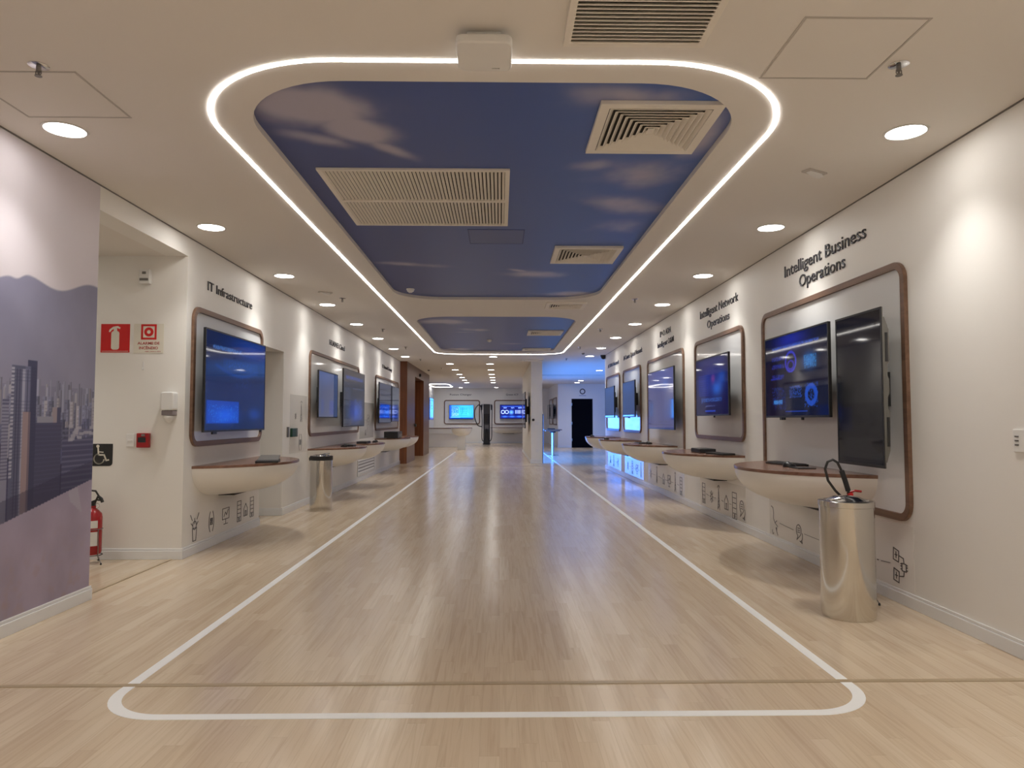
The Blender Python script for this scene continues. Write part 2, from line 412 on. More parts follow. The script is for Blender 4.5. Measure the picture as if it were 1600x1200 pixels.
sky_print(SKY1, -1.42, 1.36, 3.42, 9.92, [(-1.05, 3.85, 0.42, 0.30, 0.2, 1.0), (-0.85, 4.15, 0.30, 0.22, 0.9, 1.0), (-0.70, 4.45, 0.26, 0.09, 0.9, .7),
    (-1.1, 4.3, .3, .12, 0.5, .6), (0.72, 3.68, 0.40, 0.16, 0.1, .55), (1.2, 4.2, .16, .5, 0, .6), (0.62, 4.72, 0.22, 0.14, 0, .55), (1.02, 4.9, 0.40, 0.34, 0.3, .75), (0.95, 5.55, .45, .25, .5, .6), (1.1, 6.3, .3, .3, 0, .4),
    (-1.0, 7.8, .45, .14, .25, .65), (0.45, 8.3, .42, .22, .2, .55), (0.2, 8.1, .2, .07, 0.6, .6), (0.95, 9.6, .5, .2, 0, .6)], 11,
    'sky_ceiling_print', 'large rounded blue sky print with wispy clouds recessed in the near ceiling')
sky_print(SKY2, -1.44, 1.32, 11.48, 17.66, [(-1.0, 12.4, .5, .35, 0, .8), (-0.45, 13.5, .35, .25, .2, .6), (-0.7, 13.9, .3, .1, 0, .5), (-1.05, 17.3, .45, .35, 0, .7), (0.3, 16, .4, .2, 0, .3)], 21,
    'sky_ceiling_print', 'smaller rounded blue sky print recessed in the ceiling beyond the first')

# ---------------------------------------------------------------- LED profile and floor tape
def band(name, pts, wd, z0, z1, m, closed=True):
    """ribbon of width wd along a polyline in XY"""
    n = len(pts); L_, R_ = [], []
    for i, p in enumerate(pts):
        a = pts[i-1] if (closed or i > 0) else pts[i]; c = pts[(i+1) % n] if (closed or i < n-1) else pts[i]
        t = Vector((c[0]-a[0], c[1]-a[1])).normalized(); nn = Vector((-t.y, t.x))*wd/2
        L_.append((p[0]+nn.x, p[1]+nn.y)); R_.append((p[0]-nn.x, p[1]-nn.y))
    b = MB()
    if closed: b.ring(L_, R_, z0, z1, 'xy')
    else:
        V = [[b.bm.verts.new((q[0], q[1], z)) for q in Q] for Q, z in ((L_, z0), (L_, z1), (R_, z1), (R_, z0))]
        for k_ in range(4):
            A, B = V[k_], V[(k_+1) % 4]
            for i in range(n-1): b.bm.faces.new([A[i], A[i+1], B[i+1], B[i]])
        b.bm.faces.new([V[j][0] for j in range(4)]); b.bm.faces.new([V[j][-1] for j in range(4)])
    return b.build(name, m)
def rr2(x0, x1, y0, y1, ra, rb, n=18):
    out = []
    for cx, cy, a0, r_ in ((x1-rb, y1-rb, 0, rb), (x0+rb, y1-rb, 90, rb), (x0+ra, y0+ra, 180, ra), (x1-ra, y0+ra, 270, ra)):
        out += [(cx + r_*math.cos(math.radians(a0+90*i/n)), cy + r_*math.sin(math.radians(a0+90*i/n))) for i in range(n+1)]
    return out
LED_RING = rr2(-1.625, 1.575, 3.25, 18.15, 0.85, 0.6)
led = band('led_light_strip', LED_RING, 0.025, H-0.004, H+0.0, M_LEDS)
tag(led, 'long glowing white rounded LED strip set in the ceiling around both sky prints', 'light strip')
TR = 0.29
pts = [(-1.735, 27.8), (-1.735, 3.9)] + [(-1.735+TR + TR*math.cos(a), 3.08+TR + TR*math.sin(a)) for a in [PI + PI/2*i/14 for i in range(15)]] \
    + [(1.65-TR + TR*math.cos(a), 3.08+TR + TR*math.sin(a)) for a in [-PI/2 + PI/2*i/14 for i in range(15)]] + [(1.65, 3.9), (1.65, 27.8)]
t_ = band('floor_tape_line', pts, 0.055, 0, 0.0015, M_TAPE, closed=False)
tag(t_, 'white tape line with rounded corners outlining the walkway on the wood floor', 'floor marking')
for y0, y1, l in ((3.425, 3.46, 'near'), (19.3, 19.33, 'far')):
    s_ = MB().box(XL+0.02, XR-0.02, y0, y1, 0, 0.003).build('floor_seam_profile', M_SEAM, bevel=0.001)
    tag(s_, 'thin tan expansion profile crossing the wood floor at the %s end of the walkway' % l, 'floor profile')
s_ = MB().box(XL-0.10, XL-0.07, 5.08, 6.48, 0, 0.005).build('floor_threshold', M_SEAM, bevel=0.001)
tag(s_, 'narrow tan threshold strip on the floor across the left side opening', 'threshold')

# small oval LED ring in the far left ceiling
s_ = band('led_light_ring', rrect(-4.4+1.0, -2.42, 33.3, 36.6, 0.5, 8), 0.035, H-0.006, H, M_LEDS)
tag(s_, 'small glowing oval LED ring in the ceiling at the far left corner', 'light ring')

# ---------------------------------------------------------------- downlights
def make_downlight(loc, label, spot=True):
    t = thing('recessed_downlight', loc, 0, label, 'downlight', 'recessed downlights in the ceiling')
    MB().lathe([(0.106, 0.0), (0.122, -0.001), (0.120, -0.005), (0.108, -0.006), (0.106, 0.0)], n=40, caps=False).build('trim_ring', M_TRIM, t, smooth=True)
    MB().lathe([(0.106, -0.003), (0.106, -0.001)], n=40).build('diffuser', M_DIFF, t)
    ld = bpy.data.lights.new('downlight_lamp', 'SPOT'); ld.energy = SPOT_W; ld.spot_size = math.radians(100); ld.spot_blend = 1.0
    ld.shadow_soft_size = 0.09; ld.color = (1.0, 0.982, 0.94)
    lo = bpy.data.objects.new('downlight_lamp', ld); COL.objects.link(lo); lo.parent = t; lo.location = (0, 0, -0.012)
    return t
dl0 = None
def downlight(x, y, label, z=H):
    global dl0
    if dl0 is None: dl0 = make_downlight((x, y, z), label); return dl0
    return dup(dl0, (x, y, z), None, label)
ORD = ['nearest', 'second', 'third', 'fourth', 'fifth', 'sixth', 'seventh', 'eighth']
for i, y in enumerate([4.03, 6.10, 8.18, 10.26, 12.36, 14.44, 16.54, 18.65]):
    downlight(2.37, y, 'round lit downlight, %s of the row along the right wall' % ORD[i])
for i, y in enumerate([4.08, 6.17, 8.27, 10.35, 12.47, 14.66, 16.80, 18.88]):
    downlight(-2.52, y, 'round lit downlight, %s of the row along the left wall' % ORD[i])
for y in (1.95, -0.15, -2.25, -4.3):  # wall rows carried on out of view, added to light the near room
    downlight(2.37, y, 'unseen downlight added behind the viewer, carrying on the right wall row'); downlight(-2.52, y, 'unseen downlight added behind the viewer, carrying on the left wall row')
for i, y in enumerate([21.3, 23.85, 26.28, 28.2, 30.1, 32.07]):
    downlight(-1.50, y, 'round lit downlight, %s of the left row in the far room' % ORD[i])
    downlight(-0.30, y, 'round lit downlight, %s of the right row in the far room' % ORD[i])
for y in (1.2, -0.9, -3.0, -4.8):  # added lamps out of view, lifting the near ceiling and floor
    downlight(0.85, y, 'unseen downlight added as fill behind the viewer, right of the middle'); downlight(-0.85, y, 'unseen downlight added as fill behind the viewer, left of the middle')
downlight(-4.3, 5.8, 'unseen downlight added to brighten the side passage behind the mural wall', 2.75)  # added lamp out of view, brightens the passage
downlight(-0.18, 18.88, 'single round downlight just beyond the far end of the LED strip')
downlight(-2.03, 36.97, 'small round downlight above the left framed screen on the end wall')
downlight(-0.19, 36.87, 'small round downlight above the right framed screen on the end wall')
downlight(3.39, 24.1, 'round downlight in the blue tinted ceiling beside the end of the right wall')
downlight(3.35, 29.3, 'round downlight in front of the dark doorway, nearer of two', 2.87)
downlight(3.36, 30.87, 'round downlight in front of the dark doorway, farther of two', 2.87)

# ---------------------------------------------------------------- ceiling fittings
def diffuser(cx, cy, zc, label, sx=0.68, sy=0.71):
    t = thing('air_diffuser', (cx, cy, zc), 0, label, 'air diffuser', 'square air diffusers in the ceiling')
    def sq(f): return [(-sx/2+f, -sy/2+f), (sx/2-f, -sy/2+f), (sx/2-f, sy/2-f), (-sx/2+f, sy/2-f)]
    MB().ring(sq(0), sq(0.055), -0.024, 0, 'xy').build('frame', M_VENT, t, bevel=0.002)
    MB().prism(sq(0.05), -0.003, -0.001).build('backing_plate', M_DARKV, t)  # flat dark plate paints the duct shade behind the fins
    b = MB()
    for k_ in range(8):
        f0 = 0.058 + k_*0.034
        o0, o1 = sq(f0), sq(f0+0.026)
        A = [b.bm.verts.new((p[0], p[1], -0.024)) for p in o0]; B = [b.bm.verts.new((p[0], p[1], -0.005)) for p in o1]
        C = [b.bm.verts.new((p[0], p[1], -0.005)) for p in sq(f0+0.023)]
        A2 = [b.bm.verts.new((p[0], p[1], -0.026)) for p in sq(f0+0.004)]
        for i in range(4):
            j = (i+1) % 4
            b.bm.faces.new([A[i], A[j], C[j], C[i]]); b.bm.faces.new([A2[i], A2[j], B[j], B[i]]); b.bm.faces.new([A[i], A[j], A2[j], A2[i]])
    f0 = 0.058 + 8*0.034
    b.prism(sq(min(f0, sx/2-0.02)), -0.024, -0.02)
    b.build('louvre_fins', M_VENT, t)
    return t
diffuser(0.90*KZ, 4.16*KZ, ZS, 'square louvred air diffuser nearest the viewer in the large sky print')
diffuser(0.90*KZ, 7.42*KZ, ZS, 'square louvred air diffuser at the far right of the large sky print')
diffuser(0.96, 10.33, H, 'square air diffuser in the plain ceiling between the two sky prints', 0.58, 0.55)
diffuser(0.90*KZ, 14.15*KZ, ZS, 'square air diffuser, nearer of two in the smaller sky print')
diffuser(0.90*KZ, 17.50*KZ, ZS-0.001, 'square air diffuser, farther of two in the smaller sky print', 0.68, 0.5)
diffuser(0.9, 19.9, H, 'air diffuser in the ceiling in front of the white partition', 0.6, 0.5)

def slat_grille(x0, x1, y0, y1, z, label, along, pitch=0.027, mid=False, name='air_grille', cat='air grille'):
    t = thing(name, ((x0+x1)/2, (y0+y1)/2, z), 0, label, cat)
    sx, sy = x1-x0, y1-y0
    def R(f): return [(-sx/2+f, -sy/2+f), (sx/2-f, -sy/2+f), (sx/2-f, sy/2-f), (-sx/2+f, sy/2-f)]
    MB().ring(R(0), R(0.032), -0.016, 0, 'xy').build('frame', M_VENT, t, bevel=0.002)
    MB().prism(R(0.03), -0.002, -0.001).build('backing_plate', M_DARKV, t)
    b = MB()
    if along == 'y':
        x = -sx/2 + 0.04
        while x < sx/2-0.035:
            v = [b.bm.verts.new(p) for p in ((x-0.010, -sy/2+0.03, -0.014), (x-0.010, sy/2-0.03, -0.014), (x+0.005, sy/2-0.03, -0.003), (x+0.005, -sy/2+0.03, -0.003),
                                              (x-0.007, -sy/2+0.03, -0.016), (x-0.007, sy/2-0.03, -0.016), (x+0.008, sy/2-0.03, -0.005), (x+0.008, -sy/2+0.03, -0.005))]
            for f in ((0,1,2,3), (7,6,5,4), (0,4,5,1), (2,6,7,3), (0,3,7,4), (1,5,6,2)): b.bm.faces.new([v[i] for i in f])
            x += pitch
    else:
        y = -sy/2 + 0.04
        while y < sy/2-0.03:
            v = [b.bm.verts.new(p) for p in ((-sx/2+0.03, y-0.004, -0.015), (sx/2-0.03, y-0.004, -0.015), (sx/2-0.03, y+0.004, -0.003), (-sx/2+0.03, y+0.004, -0.003),
                                              (-sx/2+0.03, y+0.003, -0.016), (sx/2-0.03, y+0.003, -0.016), (sx/2-0.03, y+0.010, -0.004), (-sx/2+0.03, y+0.010, -0.004))]
            for f in ((0,1,2,3), (7,6,5,4), (0,4,5,1), (2,6,7,3), (0,3,7,4), (1,5,6,2)): b.bm.faces.new([v[i] for i in f])
            y += pitch
    b.build('slats', M_VENT, t)
    if mid: MB().box(-sx/2+0.03, sx/2-0.03, -0.02, 0.02, -0.0165, -0.003).build('middle_bar', M_VENT, t)
    return t
slat_grille(-1.28*KZ, 0.068, 4.87*KZ, 6.29*KZ, ZS, 'wide cream slatted air grille at the left of the large sky print', 'y', mid=True)
slat_grille(0.28, 0.91, 2.30, 3.09, H, 'slatted air grille in the plain ceiling at the top edge of the view', 'x', 0.0285)

def hatch(x0, x1, y0, y1, z, label, m, mf):
    t = thing('access_hatch', ((x0+x1)/2, (y0+y1)/2, z), 0, label, 'access hatch')
    sx, sy = (x1-x0)/2, (y1-y0)/2
    def R(f): return [(-sx+f, -sy+f), (sx-f, -sy+f), (sx-f, sy-f), (-sx+f, sy-f)]
    MB().ring(R(0), R(0.010), -0.003, 0, 'xy').build('frame', mf, t)
    MB().prism(R(0.013), -0.002, 0).build('panel', m, t)
M_HF = mat('hatch_edge', (0.52, 0.48, 0.44), 0.6)
hatch(1.272, 1.81, 2.86, 3.395, H, 'square plaster access hatch in the ceiling at the upper right', M_CEIL, M_HF)
hatch(-2.62, -2.05, 3.385, 3.912, H, 'square plaster access hatch in the ceiling at the upper left', M_CEIL, M_HF)
M_SKYP = mat('sky_blue_hatch', (0.05, 0.085, 0.27), 0.38); M_SKYF = mat('sky_blue_hatch_edge', (0.035, 0.055, 0.19), 0.5)
hatch(-0.294, 0.225, 6.46*KZ, 6.99*KZ, ZS, 'blue access hatch flush in the large sky print beside the slatted grille', M_SKYP, M_SKYF)

def sprinkler(x, y, label, z=H):
    t = thing('fire_sprinkler', (x, y, z), 0, label, 'sprinkler', 'chrome sprinklers in the ceiling')
    MB().lathe([(0.045, 0), (0.046, -0.003), (0.035, -0.008), (0.014, -0.010)], n=24).build('escutcheon', M_CHROME, t, smooth=True)
    MB().lathe([(0.011, -0.010), (0.011, -0.030), (0.006, -0.034), (0.004, -0.048), (0.016, -0.050), (0.016, -0.053)], n=16).build('nozzle', M_GREY, t, smooth=True)
    MB().tube([(-0.012, 0, -0.026), (-0.013, 0, -0.040), (0, 0, -0.050), (0.013, 0, -0.040), (0.012, 0, -0.026)], 0.0025, 6).build('yoke', M_GREY, t)
    return t
sp0 = sprinkler(1.887, 3.252, 'chrome sprinkler beside the square hatch at the upper right of the ceiling')
for i, (x, y, l) in enumerate([(-2.19, 3.33, 'chrome sprinkler beside the square hatch at the upper left of the ceiling'),
    (1.876, 9.78, 'small sprinkler in the right ceiling margin, nearest of the row of four'), (1.858, 13.05, 'small sprinkler in the right ceiling margin, second of the row'),
    (1.843, 16.29, 'small sprinkler in the right ceiling margin, third of the row'), (1.821, 19.36, 'small sprinkler in the blue tinted ceiling beyond the LED strip'),
    (-2.179, 9.79, 'small sprinkler in the left ceiling margin, nearest of the row'), (-2.169, 13.12, 'small sprinkler in the left ceiling margin, second of the row'),
    (-2.17, 16.35, 'small sprinkler in the left ceiling margin, third of the row'), (-2.197, 19.63, 'small sprinkler in the ceiling in front of the wood cladding'),
    (-1.879, 22.89, 'small sprinkler in the ceiling beside the wood clad doorway')]):
    dup(sp0, (x, y, H), None, l)

def smoke(x, y, z, label):
    t = thing('smoke_detector', (x, y, z), 0, label, 'smoke detector', 'white smoke detectors')
    MB().lathe([(0.052, 0), (0.054, -0.012), (0.050, -0.018)], n=28).build('base', M_WHITE, t, smooth=True)
    MB().lathe([(0.046, -0.018), (0.044, -0.034), (0.026, -0.044), (0.024, -0.050)], n=28).build('sensor_head', M_WHITE, t, smooth=True)
smoke(-1.175, 9.27, ZS, 'white smoke detector at the far left corner of the large sky print')
smoke(-0.226, 15.2, ZS, 'white smoke detector in the smaller sky print')
for x, y, l in ((2.13, 4.70, 'small white angled ceiling bracket near the first right downlights'), (-2.30, 9.32, 'small white angled ceiling bracket in the left ceiling margin')):
    t = thing('ceiling_bracket', (x, y, H), 0.5, l, 'bracket')
    MB().box(-0.09, 0.09, -0.035, 0.035, -0.012, 0).build('plate', M_HF, t, bevel=0.003)
    MB().prism([(-0.07, -0.010), (0.05, -0.010), (0.075, -0.030), (0.02, -0.034)], -0.02, 0.02, 'xz').build('angled_body', M_WHITE, t, bevel=0.003)
# wifi access point
t = thing('wireless_access_point', (-0.07, 3.08, H), 0, 'white wireless access point hanging from the ceiling over the LED strip', 'access point')
MB().box(-0.075, 0.075, -0.085, 0.08, -0.034, 0).build('mounting_bracket', M_WHITE, t, bevel=0.004)
ap = MB().prism(rrect(-0.122, 0.122, -0.13, 0.125, 0.035, 6), -0.074, -0.034).build('housing', M_WHITE, t, bevel=0.008, seg=3)
text_mesh([('HUAWEI', 0.05, 0, 0.035, 0.005)], M_GREY, ap, 'logo_lettering', 0.0005).matrix_local = Matrix.Translation((0, 0.09, -0.0745)) @ Matrix.Rotation(PI/2, 4, 'X') @ Matrix.Scale(-1, 4, (0, 0, 1))
MB().box(0.01, 0.10, 0.1245, 0.1265, -0.066, -0.05).build('port_slot', M_BLACKM, ap)
# dome camera at the end of the right wall, motion sensors
t = thing('dome_camera', (2.69, 18.37, H), 0, 'black dome camera in the ceiling corner where the right wall ends', 'camera')
MB().lathe([(0.075, 0), (0.078, -0.03), (0.07, -0.04)], n=24).build('base', M_BLACKM, t, smooth=True)
MB().lathe([(0.066, -0.04), (0.062, -0.07), (0.045, -0.095), (0.02, -0.108), (0.005, -0.11)], n=24).build('dome', M_BLACK, t, smooth=True)
for x, y, l in ((2.093, 17.79, 'tiny dark sensor in the right ceiling margin by the LED strip corner'), (-2.40, 23.93, 'tiny dark sensor in the ceiling near the wood clad doorway')):
    t = MB().lathe([(0.04, 0), (0.04, -0.02), (0.025, -0.035), (0.01, -0.04)], n=16).build('ceiling_sensor', M_GREY); t.location = (x, y, H)
    tag(t, l, 'sensor')

# ================================================================= WALL FRAMES, SCREENS, DESKS
def wall_thing(name, side, yc, label, cat, group=None, z=0.0):
    x = XR if side == 'R' else XL
    return thing(name, (x, yc, z), RW if side == 'R' else LW, label, cat, group)
def lx(side, yc, y):            # world Y -> local x of a wall thing
    return (yc - y) if side == 'R' else (y - yc)
G_FR = 'brown rounded frames on the walls'
def frame(side, y0, y1, z0, z1, label, t=None, r=0.13):
    yc = (y0+y1)/2; hw = (y1-y0)/2
    t = t or wall_thing('display_frame', side, yc, label, 'frame', G_FR)
    MB().ring(rrect(-hw, hw, z0, z1, r), rrect(-hw+0.05, hw-0.05, z0+0.05, z1-0.05, r-0.05), -0.028, 0).build('border', M_BROWN, t, bevel=0.003)
    MB().prism(rrect(-hw+0.045, hw-0.045, z0+0.045, z1-0.045, r-0.045), -0.008, 0, 'xz').build('white_backboard', M_GLOSSW, t)
    return t

def art(kind, w_, h_, seed):
    """screen pictures, one with a painted reflection tone, in linear colour, row 0 = bottom"""
    rg = np.random.default_rng(seed); A = np.zeros((h_, w_, 3))
    X, Z = np.meshgrid(np.linspace(0, 1, w_), np.linspace(0, 1, h_))
    def rect(x0, x1, z0, z1, c, a=1.0):
        m = ((X >= x0) & (X <= x1) & (Z >= z0) & (Z <= z1))[..., None]*a; A[:] = A*(1-m) + np.array(c)*m
    def bits(x0, x1, z0, z1, c, dens=0.5):
        m = (X >= x0) & (X <= x1) & (Z >= z0) & (Z <= z1); r = rg.random((h_, w_)) < dens; A[m & r] = c
    def glow(cx, cz, rx, rz, c):
        A[:] += np.exp(-(((X-cx)/rx)**2 + ((Z-cz)/rz)**2))[..., None]*np.array(c)
    def ell(cx, cz, rx, rz, c, th=0.12):
        d = np.sqrt(((X-cx)/rx)**2 + ((Z-cz)/rz)**2); A[np.abs(d-1) < th] = c
    if kind == 'ops':
        A[:] = (0.0, 0.002, 0.02); glow(0.45, 0.93, 0.22, 0.10, (0.0, 0.01, 0.30))
        bits(0.12, 0.88, 0.845, 0.875, (0.02, 0.09, 0.55), 0.6)
        for z in (0.70, 0.60, 0.47): bits(0.12, 0.34, z, z+0.05, (0.01, 0.03, 0.38), 0.45)
        rect(0.10, 0.30, 0.455, 0.475, (0.01, 0.02, 0.30))
        ell(0.45, 0.66, 0.085, 0.12, (0.02, 0.03, 0.55)); ell(0.45, 0.62, 0.05, 0.05, (0.03, 0.02, 0.4), 0.2)
        glow(0.74, 0.64, 0.08, 0.08, (0.01, 0.13, 0.45)); bits(0.66, 0.84, 0.55, 0.70, (0.04, 0.28, 0.7), 0.35)
        bits(0.12, 0.36, 0.08, 0.36, (0.01, 0.05, 0.4), 0.14); bits(0.42, 0.62, 0.22, 0.36, (0.01, 0.08, 0.5), 0.3)
        ell(0.76, 0.24, 0.07, 0.10, (0.01, 0.07, 0.5), 0.3); bits(0.66, 0.86, 0.10, 0.38, (0.01, 0.09, 0.6), 0.12); bits(0.14, 0.3, 0.15, 0.2, (0.05, 0.25, 0.7), 0.7)
        rect(0.35, 0.7, 0.05, 0.06, (0.01, 0.05, 0.4))
    elif kind == 'network':
        A[:] = (0.002, 0.006, 0.05); glow(0.5, 0.6, 0.4, 0.32, (0.004, 0.02, 0.20)); rect(0.1, 0.9, 0.88, 0.97, (0.012, 0.03, 0.18), 0.6)
        for z in np.arange(0.34, 0.72, 0.035): rect(0.1, 0.42, z, z+0.012, (0.01, 0.05, 0.36), 0.8)
        for x in np.arange(0.1, 0.43, 0.055): rect(x, x+0.01, 0.34, 0.72, (0.01, 0.04, 0.34), 0.8)
        glow(0.56, 0.62, 0.05, 0.06, (0.14, 0.01, 0.02)); glow(0.68, 0.44, 0.12, 0.10, (0.01, 0.10, 0.42)); glow(0.82, 0.62, 0.10, 0.12, (0.0, 0.05, 0.25))
        bits(0.18, 0.82, 0.22, 0.28, (0.03, 0.12, 0.5), 0.45); rect(0.18, 0.2, 0.19, 0.30, (0.12, 0.2, 0.55)); bits(0.3, 0.65, 0.13, 0.16, (0.08, 0.12, 0.35), 0.4)
        rect(0.3, 0.62, 0.045, 0.075, (0.01, 0.06, 0.5))
    elif kind == 'slate':
        A[:] = (0.055, 0.065, 0.22); glow(0.6, 0.9, 0.5, 0.2, (0.0, 0.03, 0.14)); glow(0.7, 0.75, 0.1, 0.07, (0.02, 0.07, 0.2))  # even blue base is a reflection put into the screen colour
        rect(0.05, 0.95, 0.045, 0.065, (0.02, 0.02, 0.09), 0.8); bits(0.4, 0.85, 0.09, 0.13, (0.02, 0.02, 0.09), 0.4); rect(0.06, 0.22, 0.2, 0.45, (0.012, 0.06, 0.26), 0.7); bits(0.08, 0.2, 0.2, 0.42, (0.06, 0.2, 0.5), 0.2)
    elif kind == 'panel':
        A[:] = (0.025, 0.032, 0.085); glow(0.5, 0.85, 0.5, 0.16, (0.01, 0.03, 0.10)); bits(0.1, 0.9, 0.86, 0.90, (0.06, 0.10, 0.3), 0.3)
        for z in (0.2, 0.4, 0.6): rect(0.08, 0.9, z, z+0.01, (0.04, 0.05, 0.1))
    elif kind == 'infra':
        A[:] = (0.002, 0.008, 0.05); glow(0.75, 0.9, 0.35, 0.12, (0.0, 0.03, 0.24)); bits(0.10, 0.55, 0.83, 0.865, (0.05, 0.16, 0.5), 0.6); bits(0.55, 0.8, 0.82, 0.84, (0.02, 0.08, 0.35), 0.4)
        for q in np.linspace(0, 1, 40):
            glow(0.15+0.7*q, 0.665-0.10*math.sin(q*PI*0.9)+0.03*q, 0.03, 0.018, (0.0, 0.008, 0.05))
        rect(0.25, 0.85, 0.62, 0.75, (0.01, 0.035, 0.17), 0.5); bits(0.3, 0.8, 0.64, 0.74, (0.01, 0.06, 0.3), 0.12)
        rect(0.02, 0.52, 0.07, 0.30, (0.0, 0.045, 0.42), 0.9); glow(0.3, 0.15, 0.18, 0.08, (0.0, 0.06, 0.45)); bits(0.05, 0.5, 0.08, 0.26, (0.03, 0.22, 0.85), 0.08)
        glow(0.8, 0.17, 0.1, 0.06, (0, 0.03, 0.2)); bits(0.45, 0.75, 0.45, 0.6, (0.02, 0.05, 0.2), 0.1); rect(0.05, 0.65, 0.41, 0.415, (0.0, 0.005, 0.03)); glow(.5, .4, .6, .15, (0.01, .01, .03))
    elif kind == 'cloudA':
        A[:] = (0.055, 0.08, 0.18); glow(0.3, 0.9, 0.5, 0.2, (0.01, 0.04, 0.14)); rect(0.12, 0.25, 0.08, 0.4, (0.02, 0.07, 0.28), 0.6); rect(0.55, 0.78, 0.06, 0.38, (0.012, 0.06, 0.33), 0.7)
    elif kind == 'cloudB':
        A[:] = (0.05, 0.055, 0.075); bits(0.1, 0.9, 0.84, 0.90, (0.04, 0.10, 0.4), 0.5); glow(0.55, 0.25, 0.25, 0.15, (0.01, 0.06, 0.4)); rect(0.3, 0.5, 0.15, 0.45, (0.005, 0.03, 0.2), 0.6)
        bits(0.1, 0.3, 0.1, 0.75, (0.08, 0.14, 0.3), 0.1); bits(0.5, 0.9, 0.1, 0.5, (0.08, 0.16, 0.6), 0.15); rect(0.4, 0.92, 0.68, 0.70, (0.1, 0.12, 0.2))
    elif kind == 'racks':
        A[:] = (0.07, 0.08, 0.12)
        for z in (0.5, 0.68, 0.82): rect(0.0, 0.95, z, z+0.03, (0.006, 0.008, 0.02))
        rect(0.05, 0.85, 0.12, 0.48, (0.0, 0.02, 0.26)); bits(0.08, 0.82, 0.14, 0.46, (0.02, 0.14, 0.7), 0.3); rect(0.92, 0.97, 0.0, 0.95, (0.01, 0.01, 0.02))
    elif kind == 'figure':
        A[:] = (0.07, 0.085, 0.12); rect(0.0, 1, 0, 0.35, (0.01, 0.025, 0.12)); glow(0.2, 0.3, 0.12, 0.3, (0.15, 0.15, 0.16)); bits(0.3, 0.9, 0.1, 0.5, (0.03, 0.05, 0.15), 0.3)
    elif kind == 'bright':
        A[:] = (0.02, 0.20, 0.90); glow(0.65, 0.55, 0.35, 0.4, (0.02, 0.28, 0.3)); rect(0, 1, 0, 0.10, (0, 0.03, 0.2)); rect(0.0, 0.08, 0, 1, (0.01, 0.03, 0.25), 0.8)
        for i in range(10): x0 = 0.45+0.05*i; rect(x0, x0+0.012, 0.2+0.3*rg.random(), 0.85, (0.0, 0.06, 0.5))
        for i in range(5): rect(0.45, 0.75, 0.25+0.13*i, 0.27+0.13*i, (0.0, 0.07, 0.55))
        bits(0.1, 0.4, 0.2, 0.9, (0.25, 0.4, 1.0), 0.25); bits(0.1, 0.4, 0.45, 0.9, (0.0, 0.02, 0.25), 0.3); rect(0.05, 0.45, 0.11, 0.125, (0.2, 0.6, 1))
    elif kind == 'icons':
        A[:] = (0.0, 0.004, 0.10); rect(0.08, 0.9, 0.86, 0.90, (0.03, 0.09, 0.5)); 
        for x in (0.14, 0.45, 0.76): bits(x, x+0.14, 0.74, 0.82, (0.15, 0.25, 0.9), 0.7)
        for x in (0.12, 0.28): ell(x, 0.48, 0.07, 0.12, (0.3, 0.4, 0.9), 0.2)
        glow(0.47, 0.46, 0.07, 0.12, (0.1, 0.3, 1.0))
        for x in (0.64, 0.70, 0.76, 0.82, 0.9): rect(x, x+0.03, 0.36, 0.62, (0.25, 0.35, 0.85))
        for x in (0.2, 0.5, 0.8): glow(x, 0.14, 0.1, 0.05, (0.03, 0.12, 0.7))
    elif kind == 'off':
        A[:] = (0.0012, 0.0013, 0.002); glow(0.4, 0.85, 0.6, 0.15, (0.0, 0.0005, 0.006)); rect(0.02, 0.35, 0.22, 0.38, (0.0, 0.002, 0.02), 0.5)
    elif kind == 'wall':
        A[:] = (0.07, 0.26, 1.0)
        for i in range(40):
            x = rg.random(); z = rg.random()*0.9; rect(x, x+0.01+0.05*rg.random(), z, z+0.02+0.1*rg.random(), (0.02, 0.22, 0.9), 0.6)
            x = rg.random(); z = rg.random()*0.9; rect(x, x+0.004, z, z+0.3*rg.random(), (0.25, 0.6, 1.0), 0.6)
    return A
M_SCR = attr_mat('glossy_lit_screen', rough=0.045, spec=0.32, es=0.40)
M_SCRB = attr_mat('bright_lit_screen', rough=0.1, spec=0.5, es=1.3)
G_TV = 'flat screens mounted over the brown frames'
